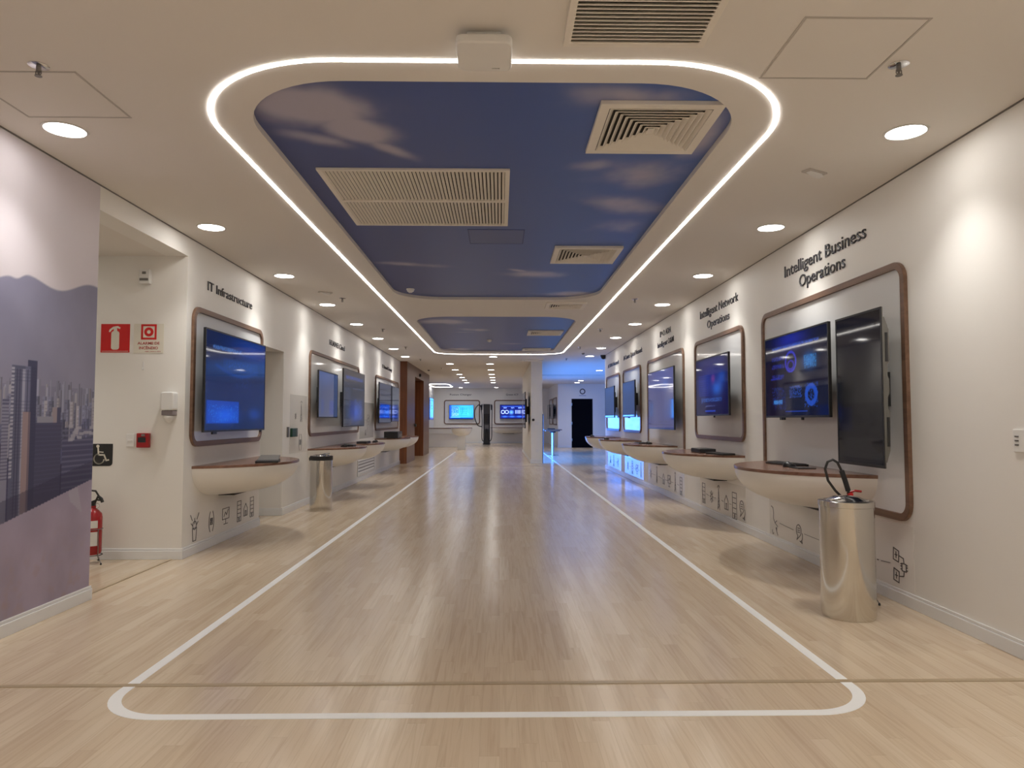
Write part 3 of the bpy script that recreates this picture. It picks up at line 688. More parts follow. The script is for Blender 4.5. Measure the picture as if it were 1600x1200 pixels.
def tv(side, y0, y1, z0, z1, xf, kind, label, res=(120, 68), back='black', m=None, origin=None, seed=1, thick=0.05, dongles=()):
    """xf = world X of the screen's face"""
    yc = (y0+y1)/2; hw = (y1-y0)/2; hh = (z1-z0)/2
    d = (XR - xf) if side == 'R' else (xf - XL)
    if side == 'B': d = xf
    if origin: t = thing('wall_screen', origin, 0, label, 'screen', G_TV)
    else: t = wall_thing('wall_screen', side, yc, label, 'screen', G_TV, z=(z0+z1)/2)
    bz = 0.014
    hm = M_SILVER if back == 'silver' else M_BLACK
    MB().box(-hw, hw, -d+0.003, -d+(thick*0.5 if back != 'silver' else 0.014), -hh, hh).build('housing', hm, t, bevel=0.004)
    if back == 'silver':
        b = MB(); prof = [(-hh*0.93, -d+0.012), (-hh*0.93, -d+0.026), (-hh*0.78, -d+0.05), (-hh*0.30, -d+0.056), (-hh*0.26, -d+0.042), (-hh*0.12, -d+0.042), (-hh*0.08, -d+0.054),
             (hh*0.10, -d+0.054), (hh*0.14, -d+0.044), (hh*0.28, -d+0.044), (hh*0.34, -d+0.06), (hh*0.72, -d+0.058), (hh*0.88, -d+0.03), (hh*0.88, -d+0.012)]
        b.prism([(p[1], p[0]) for p in prof], -hw*0.96, hw*0.96, 'yz'); b.build('rear_cover', M_SILVER, t, bevel=0.004)
        for zz in (-0.55, 0.5):
            MB().box(hw*0.955, hw*0.975, -d+0.03, -d+0.046, hh*(zz-0.18), hh*(zz+0.18)).build('side_vent', M_BLACKM, t)
    else:
        MB().box(-hw*0.72, hw*0.72, -d+thick*0.5, -d+thick+0.02, -hh*0.66, hh*0.62).build('rear_cover', M_BLACKM, t, bevel=0.006)
    MB().ring([(-hw, -hh), (hw, -hh), (hw, hh), (-hw, hh)], [(-hw+bz, -hh+bz*1.3), (hw-bz, -hh+bz*1.3), (hw-bz, hh-bz), (-hw+bz, hh-bz)], -d, -d+0.006).build('bezel', M_BLACK, t)
    A = art(kind, res[0], res[1], seed)
    painted('screen_panel', screen_grid(-hw+bz, hw-bz, -hh+bz*1.3, hh-bz, -d+0.002, *res), A, m or M_SCR, t)
    bw = min(0.16, hw*0.1 if hw < 0.4 else hw*0.25)
    MB().box(-bw, bw, -d+thick-0.005, -0.008, -0.12, 0.12).build('wall_bracket', M_BLACKM, t)
    for dx, sz in dongles:
        MB().box(dx-sz, dx+sz, -d+0.012, -d+0.03, -hh-0.022, -hh+0.002).build('cable_plug', M_BLACK, t, bevel=0.003)
    return t

# right wall
frame('R', 4.69, 7.30, 0.565, 2.335, 'largest brown frame on the right wall, nearest, holding two screens')
frame('R', 7.87, 9.86, 1.00, 2.325, 'brown frame second along the right wall, under the Intelligent Network sign')
frame('R', 10.46, 13.05, 0.58, 2.33, 'tall brown frame third along the right wall, holding a slate blue screen')
frame('R', 13.68, 15.65, 0.99, 2.33, 'brown frame fourth along the right wall, second from its far end')
frame('R', 16.09, 18.12, 0.99, 2.33, 'brown frame at the far end of the right wall')
tv('R', 5.51, 6.84, 1.27, 2.025, 2.575, 'ops', 'dark blue dashboard screen beside the switched-off upright screen on the right wall', (180, 100), seed=3, dongles=((-0.33, 0.03), (-0.27, 0.015), (0.12, 0.015)))
tv('R', 4.63, 5.27, 0.93, 2.0, 2.52, 'off', 'switched-off upright black screen with silver back, nearest on the right wall', (60, 100), 'silver', dongles=())
tv('R', 7.94, 9.26, 1.30, 2.022, 2.57, 'network', 'blue map dashboard screen in the second frame on the right wall', (140, 80), seed=5, dongles=((0.05, 0.012),))
tv('R', 10.46, 12.27, 1.10, 2.055, 2.57, 'slate', 'big slate blue screen in the tall third frame on the right wall', (120, 68), seed=6)
tv('R', 13.51, 14.82, 1.305, 2.02, 2.57, 'panel', 'grey blue screen in the fourth frame on the right wall', (64, 36), seed=7, dongles=((-0.1, 0.02), (0.0, 0.02)))
tv('R', 15.95, 17.32, 1.30, 2.02, 2.57, 'panel', 'grey blue screen in the last frame at the far end of the right wall', (64, 36), seed=8)
# left wall
frame('L', 6.60, 8.53, 1.0, 2.315, 'brown frame nearest on the left wall, under the IT Infrastructure sign')
frame('L', 10.65, 14.38, 1.0, 2.305, 'wide brown frame in the middle of the left wall, holding two screens')
frame('L', 16.29, 19.93, 1.0, 2.29, 'wide brown frame on the left wall next to the wood cladding')
tv('L', 6.52, 8.18, 1.135, 2.10, -2.69, 'infra', 'large bright blue screen nearest on the left wall', (170, 96), seed=9, dongles=((-0.55, 0.05), (0.76, 0.02)))
tv('L', 10.64, 11.88, 1.28, 2.0, -2.70, 'cloudA', 'grey blue screen, left one in the wide middle frame', (90, 50), seed=10)
tv('L', 11.95, 13.80, 1.13, 2.125, -2.62, 'cloudB', 'larger dark screen, right one in the wide middle frame', (120, 68), seed=11)
tv('L', 15.92, 17.66, 1.175, 2.10, -2.69, 'racks', 'screen showing blue rack shelves in the frame next to the wood cladding', (90, 50), seed=12)
tv('L', 17.78, 18.98, 1.2, 2.1, -2.69, 'figure', 'pale screen, farther one in the frame next to the wood cladding', (60, 44), seed=13)

# end wall frames and screens
def frame_b(x0, x1, z0, z1, label):
    t = thing('display_frame', ((x0+x1)/2, 37.9, 0), 0, label, 'frame', G_FR); hw = (x1-x0)/2
    MB().ring(rrect(-hw, hw, z0, z1, 0.13), rrect(-hw+0.055, hw-0.055, z0+0.055, z1-0.055, 0.075), -0.028, 0).build('border', M_BROWN, t)
    MB().prism(rrect(-hw+0.05, hw-0.05, z0+0.05, z1-0.05, 0.08), -0.008, 0, 'xz').build('white_backboard', M_GLOSSW, t)
frame_b(-2.976, -1.056, 1.01, 2.306, 'brown frame around the bright blue screen on the end wall')
frame_b(-0.308, 1.603, 1.01, 2.306, 'brown frame around the icon screen on the end wall')
tv('B', -0.65, 0.65, 1.284, 2.04, 0.10, 'bright', 'bright blue screen left of the charging post on the end wall', (90, 50), m=M_SCRB, origin=(-2.045, 37.9, 1.66), seed=14)
tv('B', -0.65, 0.65, 1.30, 2.05, 0.10, 'icons', 'dark blue icon screen right of the charging post on the end wall', (90, 50), m=M_SCRB, origin=(0.65, 37.9, 1.68), seed=15)
# left far wall screen (on x = -3.5) and partition screens
t0 = tv('L', 32.7, 34.5, 1.25, 2.28, -2.86+0.28, 'bright', 'blue screen seen edge-on beyond the wood cladding', (50, 30), m=M_SCRB, seed=16); t0.location.x = -3.5
t0 = tv('R', 21.0, 22.8, 1.0, 2.08, 2.74-0.16, 'off', 'black sided screen seen edge-on on the white partition', (50, 30), seed=17); t0.location.x = 0.90
for (y0, y1, l) in ((32.9, 34.6, 'nearer narrow screen on the side wall left of the dark doorway'), (35.4, 36.8, 'farther narrow screen on the side wall left of the dark doorway')):
    t0 = tv('R', y0, y1, 1.3, 2.0, 2.74-0.16, 'off', l, (20, 12)); t0.location.x = 2.62
for (y0, y1, l) in ((32.5, 34.8, 'brown frame, nearer one on the side wall left of the dark doorway'), (35.2, 37.3, 'brown frame, farther one on the side wall left of the dark doorway')):
    f_ = frame('R', y0, y1, 1.0, 2.3, l); f_.location.x = 2.62

# blue video wall on the far face of the partition
M_LEDW = attr_mat('blue_video_wall_pixels', rough=0.3, es=WALL_LED_E)
t = thing('video_wall', (1.22, 24.3, 0), PI/2, 'glowing blue video wall on the hidden side of the white partition', 'video wall')
MB().box(-3.75, 3.65, -0.035, 0, 0, 1.42).build('cabinet', M_BLACKM, t)
painted('pixel_face', screen_grid(-3.74, 3.64, 0.01, 1.40, -0.037, 160, 40), art('wall', 160, 40, 30), M_LEDW, t)

# lettering on the walls
def split_words(o, tx):
    words = tx.split(' ')
    if len(words) < 2: return
    me = o.data; iv = sorted((min(me.vertices[v].co.x for v in p.vertices), max(me.vertices[v].co.x for v in p.vertices)) for p in me.polygons)
    gaps = []; hi = iv[0][1]
    for a, b_ in iv:
        if a > hi + 1e-5: gaps.append((a-hi, (a+hi)/2))
        hi = max(hi, b_)
    cuts = sorted(g[1] for g in sorted(gaps, reverse=True)[:len(words)-1]); edges = [-9] + cuts + [9]
    for i in range(len(words)):
        b = bmesh.new(); b.from_mesh(me)
        bmesh.ops.delete(b, geom=[v for v in b.verts if not (edges[i] < v.co.x < edges[i+1])], context='VERTS')
        m2 = bpy.data.meshes.new('word'); b.to_mesh(m2); b.free()
        if not m2.materials: m2.materials.append(M_LETTER)
        n = bpy.data.objects.new('word', m2); COL.objects.link(n); n.parent = o.parent
    bpy.data.objects.remove(o)
def sign(side, yc, lines, label):
    t = wall_thing('wall_lettering', side, yc, label, 'lettering')
    nm = ['upper_line', 'lower_line'] if len(lines) == 2 else ['text_line']
    for n_, ln in zip(nm, lines): split_words(text_mesh([ln], M_LETTER, t, 'word', 0.007), ln[0])
sign('R', 5.96, [('Intelligent Business', 0, 2.612, 1.52, 0.108), ('Operations', 0.0, 2.458, 0.86, 0.108)], 'dark raised wall lettering reading Intelligent Business Operations')
sign('R', 8.83, [('Intelligent Network', 0, 2.62, 1.55, 0.105), ('Operations', 0.0, 2.452, 0.90, 0.10)], 'dark raised wall lettering reading Intelligent Network Operations')
sign('R', 11.66, [('IP+O ADN', 0.0, 2.655, 0.75, 0.095), ('Intelligent O&M', 0, 2.487, 1.13, 0.09)], 'dark raised wall lettering reading Intelligent O&M on its lower line')
sign('R', 14.6, [('AI-Centric Optical Network', 0, 2.56, 2.07, 0.095)], 'dark raised one-line lettering above the fourth frame on the right wall')
sign('R', 17.08, [('AI WAN Network', 0, 2.55, 1.65, 0.09)], 'dark raised one-line lettering above the last frame on the right wall')
sign('L', 7.56, [('IT Infrastructure', 0, 2.518, 1.24, 0.088)], 'dark raised wall lettering reading IT Infrastructure')
sign('L', 12.49, [('HUAWEI Cloud', 0, 2.51, 1.16, 0.09)], 'dark raised wall lettering above the wide middle frame on the left wall')
sign('L', 18.03, [('IT Network Security', 0, 2.515, 1.53, 0.085)], 'dark raised wall lettering above the frame next to the wood cladding')
for tx, x0, x1, l in (('Fusion Charger', -2.66, -1.50, 'small dark lettering Fusion Charger on the end wall'), ('Green ICT', 0.327, 0.99, 'small dark lettering Green ICT on the end wall')):
    t = thing('wall_lettering', ((x0+x1)/2, 37.9, 0), 0, l, 'lettering'); split_words(text_mesh([(tx, 0, 2.55, x1-x0, 0.09)], M_LETTER, t, 'word', 0.007), tx)

# ---------------------------------------------------------------- boat-shaped wall desks
def desk_plan(hl, dep, n=36, grow=0.0):
    """segment of a circle, chord on the wall (local y=0), bulging to -y"""
    R_ = (hl*hl + dep*dep)/(2*dep); cy = R_ - dep; a0 = math.asin(min(1, hl/R_)); 
    out = []
    for i in range(n+1):
        a = -a0 + 2*a0*i/n; out.append(((R_+grow)*math.sin(a), cy - (R_+grow)*math.cos(a)))
    return [(x, min(y, 0)) for x, y in out]
def make_desk(side, yc, zt, label, hl=0.95, dep=0.69):
    t = wall_thing('wall_desk', side, yc, label, 'desk', 'boat shaped desks hung on the walls')
    MB().prism(desk_plan(hl, dep), zt-0.026, zt).build('wood_top', M_BROWNV, t, bevel=0.003)
    b = MB(); P0 = desk_plan(hl-0.004, dep-0.006); rows = []
    N_ = 14
    for k_ in range(N_+1):
        q = k_/N_; ang = q*PI/2*0.93; s = max(0.0, math.cos(ang))**0.75; z = zt-0.026 - 0.295*math.sin(ang)/math.sin(PI/2*0.93)
        rows.append([b.bm.verts.new((p[0]*(0.25+0.75*s) if True else 0, p[1]*s, z)) for p in P0])
    for A, B in zip(rows, rows[1:]):
        for i in range(len(A)-1): b.bm.faces.new([A[i], A[i+1], B[i+1], B[i]])
        b.bm.faces.new([A[-1], A[0], B[0], B[-1]])
    b.bm.faces.new(rows[0]); b.bm.faces.new(rows[-1][::-1])
    b.build('moulded_body', M_BOWL, t, smooth=True)
    MB().box(-0.30, 0.30, -0.16, 0, zt-0.335, zt-0.318).build('shadow_line_mount', M_BLACKM, t)  # small mount, its black also painting the shadow line under the body
    return t
d0 = make_desk('R', 6.06, 0.85, 'boat shaped desk nearest on the right wall, behind the steel bin')
zt_r, zt_l = 0.85, 0.82
for yc, l in ((8.87, 'boat shaped desk second along the right wall, under the map dashboard'), (11.86, 'boat shaped desk third along the right wall, below the slate blue screen'),
              (14.67, 'boat shaped desk fourth along the right wall'), (17.05, 'boat shaped desk at the far end of the right wall')):
    dup(d0, (XR, yc, 0), None, l)
for yc, l in ((7.62, 'boat shaped desk nearest on the left wall, below the bright blue screen'), (11.60, 'boat shaped desk behind the left steel bin'),
              (13.45, 'boat shaped desk under the far half of the wide middle frame on the left wall'), (17.28, 'boat shaped desk carrying the black box on the left wall'), (19.05, 'boat shaped desk touching the wood cladding on the left wall')):
    dup(d0, (XL, yc, zt_l-zt_r), LW, l)

# items on the desks
def keyboard(x, y, z, rz, label, w_=0.40, d_=0.15):
    t = thing('keyboard', (x, y, z), rz, label, 'keyboard')
    MB().box(-w_/2, w_/2, -d_/2, d_/2, 0, 0.016).build('case', M_BLACK, t, bevel=0.004)
    b = MB()
    for r in range(5):
        for c in range(14):
            x0 = -w_/2+0.012 + c*(w_-0.024)/14; y0 = -d_/2+0.012 + r*(d_-0.024)/5
            b.box(x0+0.001, x0+(w_-0.024)/14-0.002, y0+0.001, y0+(d_-0.024)/5-0.002, 0.016, 0.020)
    b.build('keys', M_BLACKM, t)
    return t
def mouse(x, y, z, rz, label):
    t = thing('computer_mouse', (x, y, z), rz, label, 'mouse')
    b = MB(); n = 20; rows = []
    for q, h_ in ((1.0, 0.0), (1.02, 0.008), (0.95, 0.02), (0.75, 0.031), (0.4, 0.037), (0.05, 0.038)):
        rows.append([b.bm.verts.new((0.032*q*math.cos(2*PI*i/n), 0.055*q*math.sin(2*PI*i/n), h_*(1-0.25*math.sin(2*PI*i/n)))) for i in range(n)])
    for A, B in zip(rows, rows[1:]):
        for i in range(n): b.bm.faces.new([A[i], A[(i+1) % n], B[(i+1) % n], B[i]])
    b.bm.faces.new(rows[0][::-1]); b.bm.faces.new(rows[-1]); b.build('shell', M_BLACK, t, smooth=True)
    MB().lathe([(0.007, -0.003), (0.007, 0.003)], n=12).build('scroll_wheel', M_GREY, t).matrix_local = Matrix.Translation((0, 0.03, 0.028)) @ Matrix.Rotation(PI/2, 4, 'Y')
    return t
def tablet(x, y, z, rz, label, w_=0.26, d_=0.18, h_=0.018):
    t = thing('tablet', (x, y, z), rz, label, 'tablet')
    MB().box(-w_/2, w_/2, -d_/2, d_/2, 0, h_).build('body', M_BLACKM, t, bevel=0.006)
    MB().box(-w_/2+0.015, w_/2-0.015, -d_/2+0.015, d_/2-0.015, h_, h_+0.001).build('glass', M_BLACK, t)
    return t
keyboard(2.56, 6.33, zt_r, RW+0.15, 'black keyboard on the nearest right desk', 0.44, 0.16)
mouse(2.46, 6.02, zt_r, RW-0.3, 'black computer mouse on the nearest right desk')
tablet(2.50, 5.86, zt_r, RW, 'flat black pad beside the mouse on the nearest right desk', 0.2, 0.15, 0.008)
tablet(2.50, 8.72, zt_r, RW, 'black closed case on the second right desk, farther of two', 0.38, 0.2, 0.05)
tablet(2.54, 8.18, zt_r, RW+0.2, 'black pad on the second right desk, nearer of two', 0.40, 0.16, 0.022)

keyboard(2.40, 12.05, zt_r, RW, 'black keyboard on the third right desk', 0.42, 0.16)
mouse(2.47, 11.75, zt_r, RW, 'black computer mouse on the third right desk')
mouse(2.18, 14.5, zt_r, RW, 'black computer mouse on the fourth right desk')
mouse(2.20, 16.9, zt_r, RW, 'black computer mouse on the farthest right desk')
# nearest left desk: pad with a raised clip board
t = thing('tablet', (-2.40, 7.45, zt_l), LW+0.25, 'black tablet with a raised grey folder on the nearest left desk', 'tablet')
MB().box(-0.30, 0.10, -0.11, 0.11, 0, 0.022).build('body', M_BLACKM, t, bevel=0.006)
MB().prism([(-0.12, 0.022), (0.20, 0.045), (0.31, 0.052), (0.33, 0.04), (0.20, 0.03), (-0.10, 0.022)], -0.10, 0.10, 'xz').build('folder', M_GREY, t, bevel=0.003)
MB().box(0.10, 0.30, -0.03, 0.03, 0, 0.034).build('folder_stand', M_BLACKM, t)
mouse(-2.48, 11.40, zt_l, LW, 'dark computer mouse on the desk behind the left steel bin')
tablet(-2.45, 11.68, zt_l, LW, 'dark flat pad on the desk behind the left steel bin', 0.26, 0.16, 0.03)
tablet(-2.50, 13.12, zt_l, LW, 'dark pad on the third desk of the left wall', 0.40, 0.18, 0.04)
mouse(-2.40, 13.75, zt_l, LW, 'black computer mouse on the third desk of the left wall')
t = thing('equipment_box', (-2.50, 16.75, zt_l), LW, 'black equipment box on the desk before the wood cladding', 'box')
MB().box(-0.36, 0.36, -0.16, 0.16, 0.012, 0.16).build('case', M_BLACK, t, bevel=0.008)
MB().box(-0.30, 0.30, -0.166, -0.16, 0.05, 0.10).build('front_panel', M_GREY, t)
for sx in (-0.28, 0.28): MB().box(sx-0.03, sx+0.03, -0.1, 0.1, 0, 0.012).build('foot', M_RUBBER, t)
t = thing('desk_lamp_clip', (-2.42, 18.9, zt_l), LW, 'thin black arched cable stand on the desk touching the cladding', 'stand')
MB().tube([(-0.2, 0, 0.006), (-0.12, 0, 0.03), (0, 0, 0.045), (0.12, 0, 0.035), (0.2, 0, 0.006)], 0.007).build('arch', M_BLACK, t)

# ---------------------------------------------------------------- steel bins
def bin_(x, y, r, h_, label, bag):
    t = thing('waste_bin', (x, y, 0), 0, label, 'bin')
    MB().lathe([(r*0.97, 0), (r*0.985, 0.012), (r, 0.02), (r, h_-0.035)], n=56).build('drum', M_STEEL, t, smooth=True)
    MB().lathe([(r+0.001, h_-(0.06 if bag else 0.04)), (r+0.006, h_-(0.056 if bag else 0.036)), (r+0.006, h_-0.003), (r, h_), (r-0.03, h_+0.002), (r-0.03, h_-0.02)], n=56, caps=False).build('rim', M_BLACKM if bag else M_STEEL, t, smooth=True)
    if bag:
        MB().lathe([(r-0.03, h_+0.002), (r-0.035, h_+0.012), (r-0.06, h_+0.018), (r-0.11, h_+0.012)], n=40).build('lid', M_CHROME, t, smooth=True)
        MB().tube([(r*0.1, -r*0.5, h_+0.016), (r*0.35, -r*0.3, h_+0.03), (r*0.75, 0, h_+0.035)], 0.006).build('lid_handle', M_CHROME, t)
        MB().tube([(-r-0.012, 0, h_-0.02), (-r-0.014, 0, h_-0.05), (-r-0.004, 0, h_-0.07)], 0.008).build('pedal_clip', M_BLACKM, t)
    else:
        MB().lathe([(r-0.026, h_-0.004), (r-0.05, h_+0.006), (r*0.50, h_+0.022), (r*0.30, h_+0.026), (0.004, h_+0.027)], n=48).build('lid', M_CHROME, t, smooth=True)
        MB().tube([(-r*0.75, -0.05, h_+0.004), (-r*0.45, -0.07, h_+0.018), (-r*0.1, -0.03, h_+0.024)], 0.006).build('lid_handle', M_CHROME, t)
    return t
bin_(2.23, 4.57, 0.163, 0.735, 'polished steel bin standing in front of the nearest right desk', False)
bin_(-2.505, 10.06, 0.152, 0.745, 'steel bin with black rim band standing by the left wall', True)

# ---------------------------------------------------------------- fire extinguishers on wire stands
def extinguisher(x, y, rz, sc, label, hose='side'):
    t = thing('fire_extinguisher', (x, y, 0), rz, label, 'fire extinguisher'); r = 0.075*sc; h_ = 0.40*sc; b0 = 0.08
    MB().lathe([(r*0.8, b0), (r, b0+0.02), (r, b0+h_*0.80), (r*0.92, b0+h_*0.88), (r*0.6, b0+h_*0.95), (r*0.3, b0+h_), (r*0.3, b0+h_+0.02)], n=32).build('cylinder', M_RED, t, smooth=True)
    for z0, z1, c in ((0.20, 0.50, 'label'), (0.58, 0.74, 'label')):
        n = 12; b = MB(); R_ = r+0.0012
        o = [(R_*math.cos(a), R_*math.sin(a)) for a in [-PI*0.80 + PI*0.6*i/n for i in range(n+1)]]
        A = [b.bm.verts.new((p[0], p[1], b0+h_*z0)) for p in o]; B = [b.bm.verts.new((p[0], p[1], b0+h_*z1)) for p in o]
        for i in range(n): b.bm.faces.new([A[i], A[i+1], B[i+1], B[i]])
        b.build(c, M_LABEL, t)
    zt = b0+h_+0.02
    v = MB().box(-0.018, 0.018, -0.015, 0.015, zt-0.01, zt+0.035).build('valve', M_REDSIGN if hose == 'up' else M_BLACK, t, bevel=0.004)
    MB().tube([(-0.02, 0, zt+0.03), (0.03, 0, zt+0.05), (0.075, 0, zt+0.045)], 0.008).build('lever', M_RED if hose == 'up' else M_BLACK, v)
    if hose == 'up':
        p = [(-0.01, 0, zt+0.02), (-0.015, -0.01, zt+0.05), (-0.04, -0.02, zt+0.13), (-0.06, -0.02, zt+0.19), (-0.085, -0.02, zt+0.245), (-0.115, -0.02, zt+0.265), (-0.15, -0.02, zt+0.25), (-0.168, -0.02, zt+0.20), (-0.15, -0.02, zt+0.12), (-0.10, -0.01, zt+0.05), (-0.05, 0, zt+0.0)]
        MB().tube(p, 0.009, 10).build('hose', M_RUBBER, t, smooth=True)
        MB().tube([p[1], p[2], p[3]], 0.017, 12).build('nozzle', M_BLACKM, t, smooth=True)
    else:
        MB().tube([(0.015, -0.01, zt+0.02), (0.05, -0.02, zt+0.09), (0.03, -0.03, zt+0.13), (-0.03, -0.04, zt+0.14), (-r-0.015, -0.05, zt+0.05), (-r-0.02, -0.05, b0+h_*0.6), (-r-0.012, -0.05, b0+h_*0.3)], 0.009, 10).build('hose', M_RUBBER, t, smooth=True)
        MB().tube([(0.045, -0.02, zt+0.085), (0.075, -0.02, zt+0.06), (0.085, -0.02, zt+0.03)], 0.013, 10).build('nozzle', M_BLACKM, t, smooth=True)
        MB().tube([(0.03+0.022*math.cos(a), 0.0, zt+0.0+0.022*math.sin(a)) for a in [2*PI*i/16 for i in range(16)]], 0.002, 6, True).build('pull_ring', M_CHROME, t)
    R2 = r+0.006
    MB().tube([(R2*math.cos(2*PI*i/24), R2*math.sin(2*PI*i/24), b0-0.004) for i in range(24)], 0.004, 6, True).build('stand_ring', M_BLACKM, t)
    MB().tube([(R2*math.cos(2*PI*i/24), R2*math.sin(2*PI*i/24), b0+h_*0.55) for i in range(24)], 0.003, 6, True).build('upper_stand_ring', M_GREY, t)
    for a in (-0.6, PI*0.5, -PI+0.6):
        c, s = math.cos(a), math.sin(a)
        lg = MB().tube([(R2*c, R2*s, b0+h_*0.55), ((R2+0.006)*c, (R2+0.006)*s, b0), ((R2+0.05)*c, (R2+0.05)*s, 0.012)], 0.0035, 6).build('stand_leg', M_GREY, t)
        MB().lathe([(0.006, 0), (0.008, 0.004), (0.005, 0.018)], (R2+0.05)*c, (R2+0.05)*s, 10).build('rubber_foot', M_BLACKM, lg)
    return t
extinguisher(-3.555, 6.32, 0.1, 1.0, 'red fire extinguisher on a wire stand beyond the mural wall')
extinguisher(2.435, 4.93, -0.15, 1.52, 'fire extinguisher hidden behind the right bin, black hose loop showing', 'up')

# ---------------------------------------------------------------- signs and fittings on the passage wall (y = 6.5, facing the viewer)
YB = 6.5
def bt(name, xc, zc, label, cat): return thing(name, (xc, YB, zc), 0, label, cat)
t = bt('extinguisher_sign', -3.50, 1.992, 'square red sign with a white fire extinguisher pictogram', 'sign')
MB().box(-0.13, 0.13, -0.003, 0, -0.13, 0.13).build('plate', M_REDSIGN, t)
b = MB()
b.prism(rrect(-0.036, 0.036, -0.105, 0.065, 0.022, 5), -0.0045, -0.003, 'xz')
b.prism([(-0.016, 0.06), (0.016, 0.06), (0.014, 0.09), (-0.014, 0.09)], -0.0047, -0.003, 'xz')
b.prism([(0.045, 0.098), (0.02, 0.112), (-0.02, 0.105), (-0.05, 0.082), (-0.06, 0.06), (-0.048, 0.055), (-0.034, 0.074), (-0.008, 0.09), (0.02, 0.092), (0.04, 0.084)], -0.0046, -0.003, 'xz')
b.box(-0.12, 0.12, -0.0045, -0.003, -0.121, -0.1175)
b.build('extinguisher_pictogram', M_SIGNW, t)
t = bt('alarm_sign', -3.198, 1.99, 'cream sign with a red push-button pictogram reading alarme de incendio', 'sign')
MB().box(-0.135, 0.135, -0.003, 0, -0.135, 0.135).build('plate', M_SIGNW, t)
sq = lambda h_: [(-h_, 0.06-h_), (h_, 0.06-h_), (h_, 0.06+h_), (-h_, 0.06+h_)]
MB().ring(sq(0.07), sq(0.052), -0.0045, -0.003).build('red_border', M_REDSIGN, t)
ci = lambda r: [(r*math.cos(2*PI*i/28), 0.06+r*math.sin(2*PI*i/28)) for i in range(28)]
MB().ring(ci(0.042), ci(0.017), -0.0045, -0.003).build('red_button_ring', M_REDSIGN, t)
text_mesh([('ALARME DE', 0, -0.055, 0.20, 0.024), ('INC\u00caNDIO', 0, -0.098, 0.17, 0.024)], M_REDTXT, t, 'sign_text', 0.003, 0.02)
text_mesh([('NBR 13434-2 2004', 0.04, -0.123, 0.14, 0.009)], M_REDTXT, t, 'small_print', 0.003, 0.0)
t = bt('emergency_light', -3.232, 2.553, 'small white boxy emergency siren high on the passage wall', 'siren')
MB().box(-0.048, 0.048, -0.05, 0, -0.065, 0.065).build('housing', M_WHITE, t, bevel=0.006)
MB().box(-0.038, 0.038, -0.056, -0.05, -0.040, -0.018).build('speaker_grille', M_GREY, t)
MB().box(-0.016, 0.016, -0.056, -0.05, 0.02, 0.042).build('logo_plate', M_GREY, t)
t = bt('accessibility_sign', -3.60, 0.934, 'black square sign with a white wheelchair symbol', 'sign')
MB().prism([(-0.105, -0.10)] + [(0.105-0.03+0.03*math.cos(a), -0.10+0.03+0.03*math.sin(a)) for a in [-PI/2+PI/2*i/6 for i in range(7)]] + [(0.105, 0.10), (-0.105, 0.10)], -0.003, 0, 'xz').build('plate', M_BLACKM, t)
b = MB(); 
arc = [( -0.015+0.045*math.cos(a), -0.035+0.045*math.sin(a)) for a in [math.radians(100+250*i/20) for i in range(21)]]
def ribbon(b, pts, wd, y0, y1):
    for p, q in zip(pts, pts[1:]):
        u = Vector((q[0]-p[0], q[1]-p[1])); L_ = u.length
        if L_ < 1e-6: continue
        u /= L_; n = Vector((-u.y, u.x))*wd/2; e = u*wd*0.35
        b.prism([(p[0]-n.x-e.x, p[1]-n.y-e.y), (q[0]-n.x+e.x, q[1]-n.y+e.y), (q[0]+n.x+e.x, q[1]+n.y+e.y), (p[0]+n.x-e.x, p[1]+n.y-e.y)], y0, y1, 'xz')
ribbon(b, arc, 0.010, -0.0045, -0.003)
ribbon(b, [(-0.025, 0.06), (-0.02, 0.0), (0.03, 0.0), (0.05, -0.05), (0.07, -0.045)], 0.013, -0.0046, -0.003)
ribbon(b, [(-0.022, 0.028), (0.02, 0.024)], 0.009, -0.0047, -0.003)
b.prism([(-0.028+0.014*math.cos(2*PI*i/14), 0.078+0.014*math.sin(2*PI*i/14)) for i in range(14)], -0.0046, -0.003, 'xz')
b.build('wheelchair_symbol', M_SIGNW, t)
t = bt('soap_dispenser', -2.978, 1.365, 'white hand sanitiser dispenser with a grey window by the corner', 'dispenser')
MB().prism(rrect(-0.058, 0.058, -0.03, 0.135, 0.02, 5), -0.095, 0, 'xz').build('cover', M_WHITE, t, bevel=0.01, seg=3)
MB().box(-0.052, 0.052, -0.088, 0, -0.075, -0.031).build('level_window', mat('smoky_window', (0.25, 0.21, 0.22), 0.2), t, bevel=0.006)
MB().lathe([(0.045, -0.079), (0.047, -0.095), (0.030, -0.125), (0.014, -0.14)], 0, -0.045, 24).build('push_nozzle', M_WHITE, t, smooth=True)
t = bt('alarm_call_point', -3.212, 1.065, 'small red fire alarm call point on the passage wall', 'fire alarm')
MB().box(-0.055, 0.055, -0.045, 0, -0.065, 0.065).build('housing', M_RED, t, bevel=0.006)
MB().box(-0.038, 0.030, -0.048, -0.045, -0.018, 0.028).build('glass_window', M_BLACK, t)
MB().box(-0.008, 0.022, -0.049, -0.045, 0.038, 0.058).build('key_plate', M_GREY, t)
t = bt('light_switch', -3.338, 1.065, 'white wall switch plate left of the red call point', 'switch')
MB().box(-0.037, 0.037, -0.008, 0, -0.058, 0.058).build('plate', M_WHITE, t, bevel=0.003)
MB().box(-0.02, 0.02, -0.012, -0.008, -0.008, 0.008).build('rocker', M_WHITE, t, bevel=0.002)
t = bt('wall_hook', -3.243, 1.74, 'tiny white hook stuck below the alarm sign', 'hook')
MB().box(-0.008, 0.008, -0.004, 0, -0.035, 0.04).build('plate', M_WHITE, t, bevel=0.002)
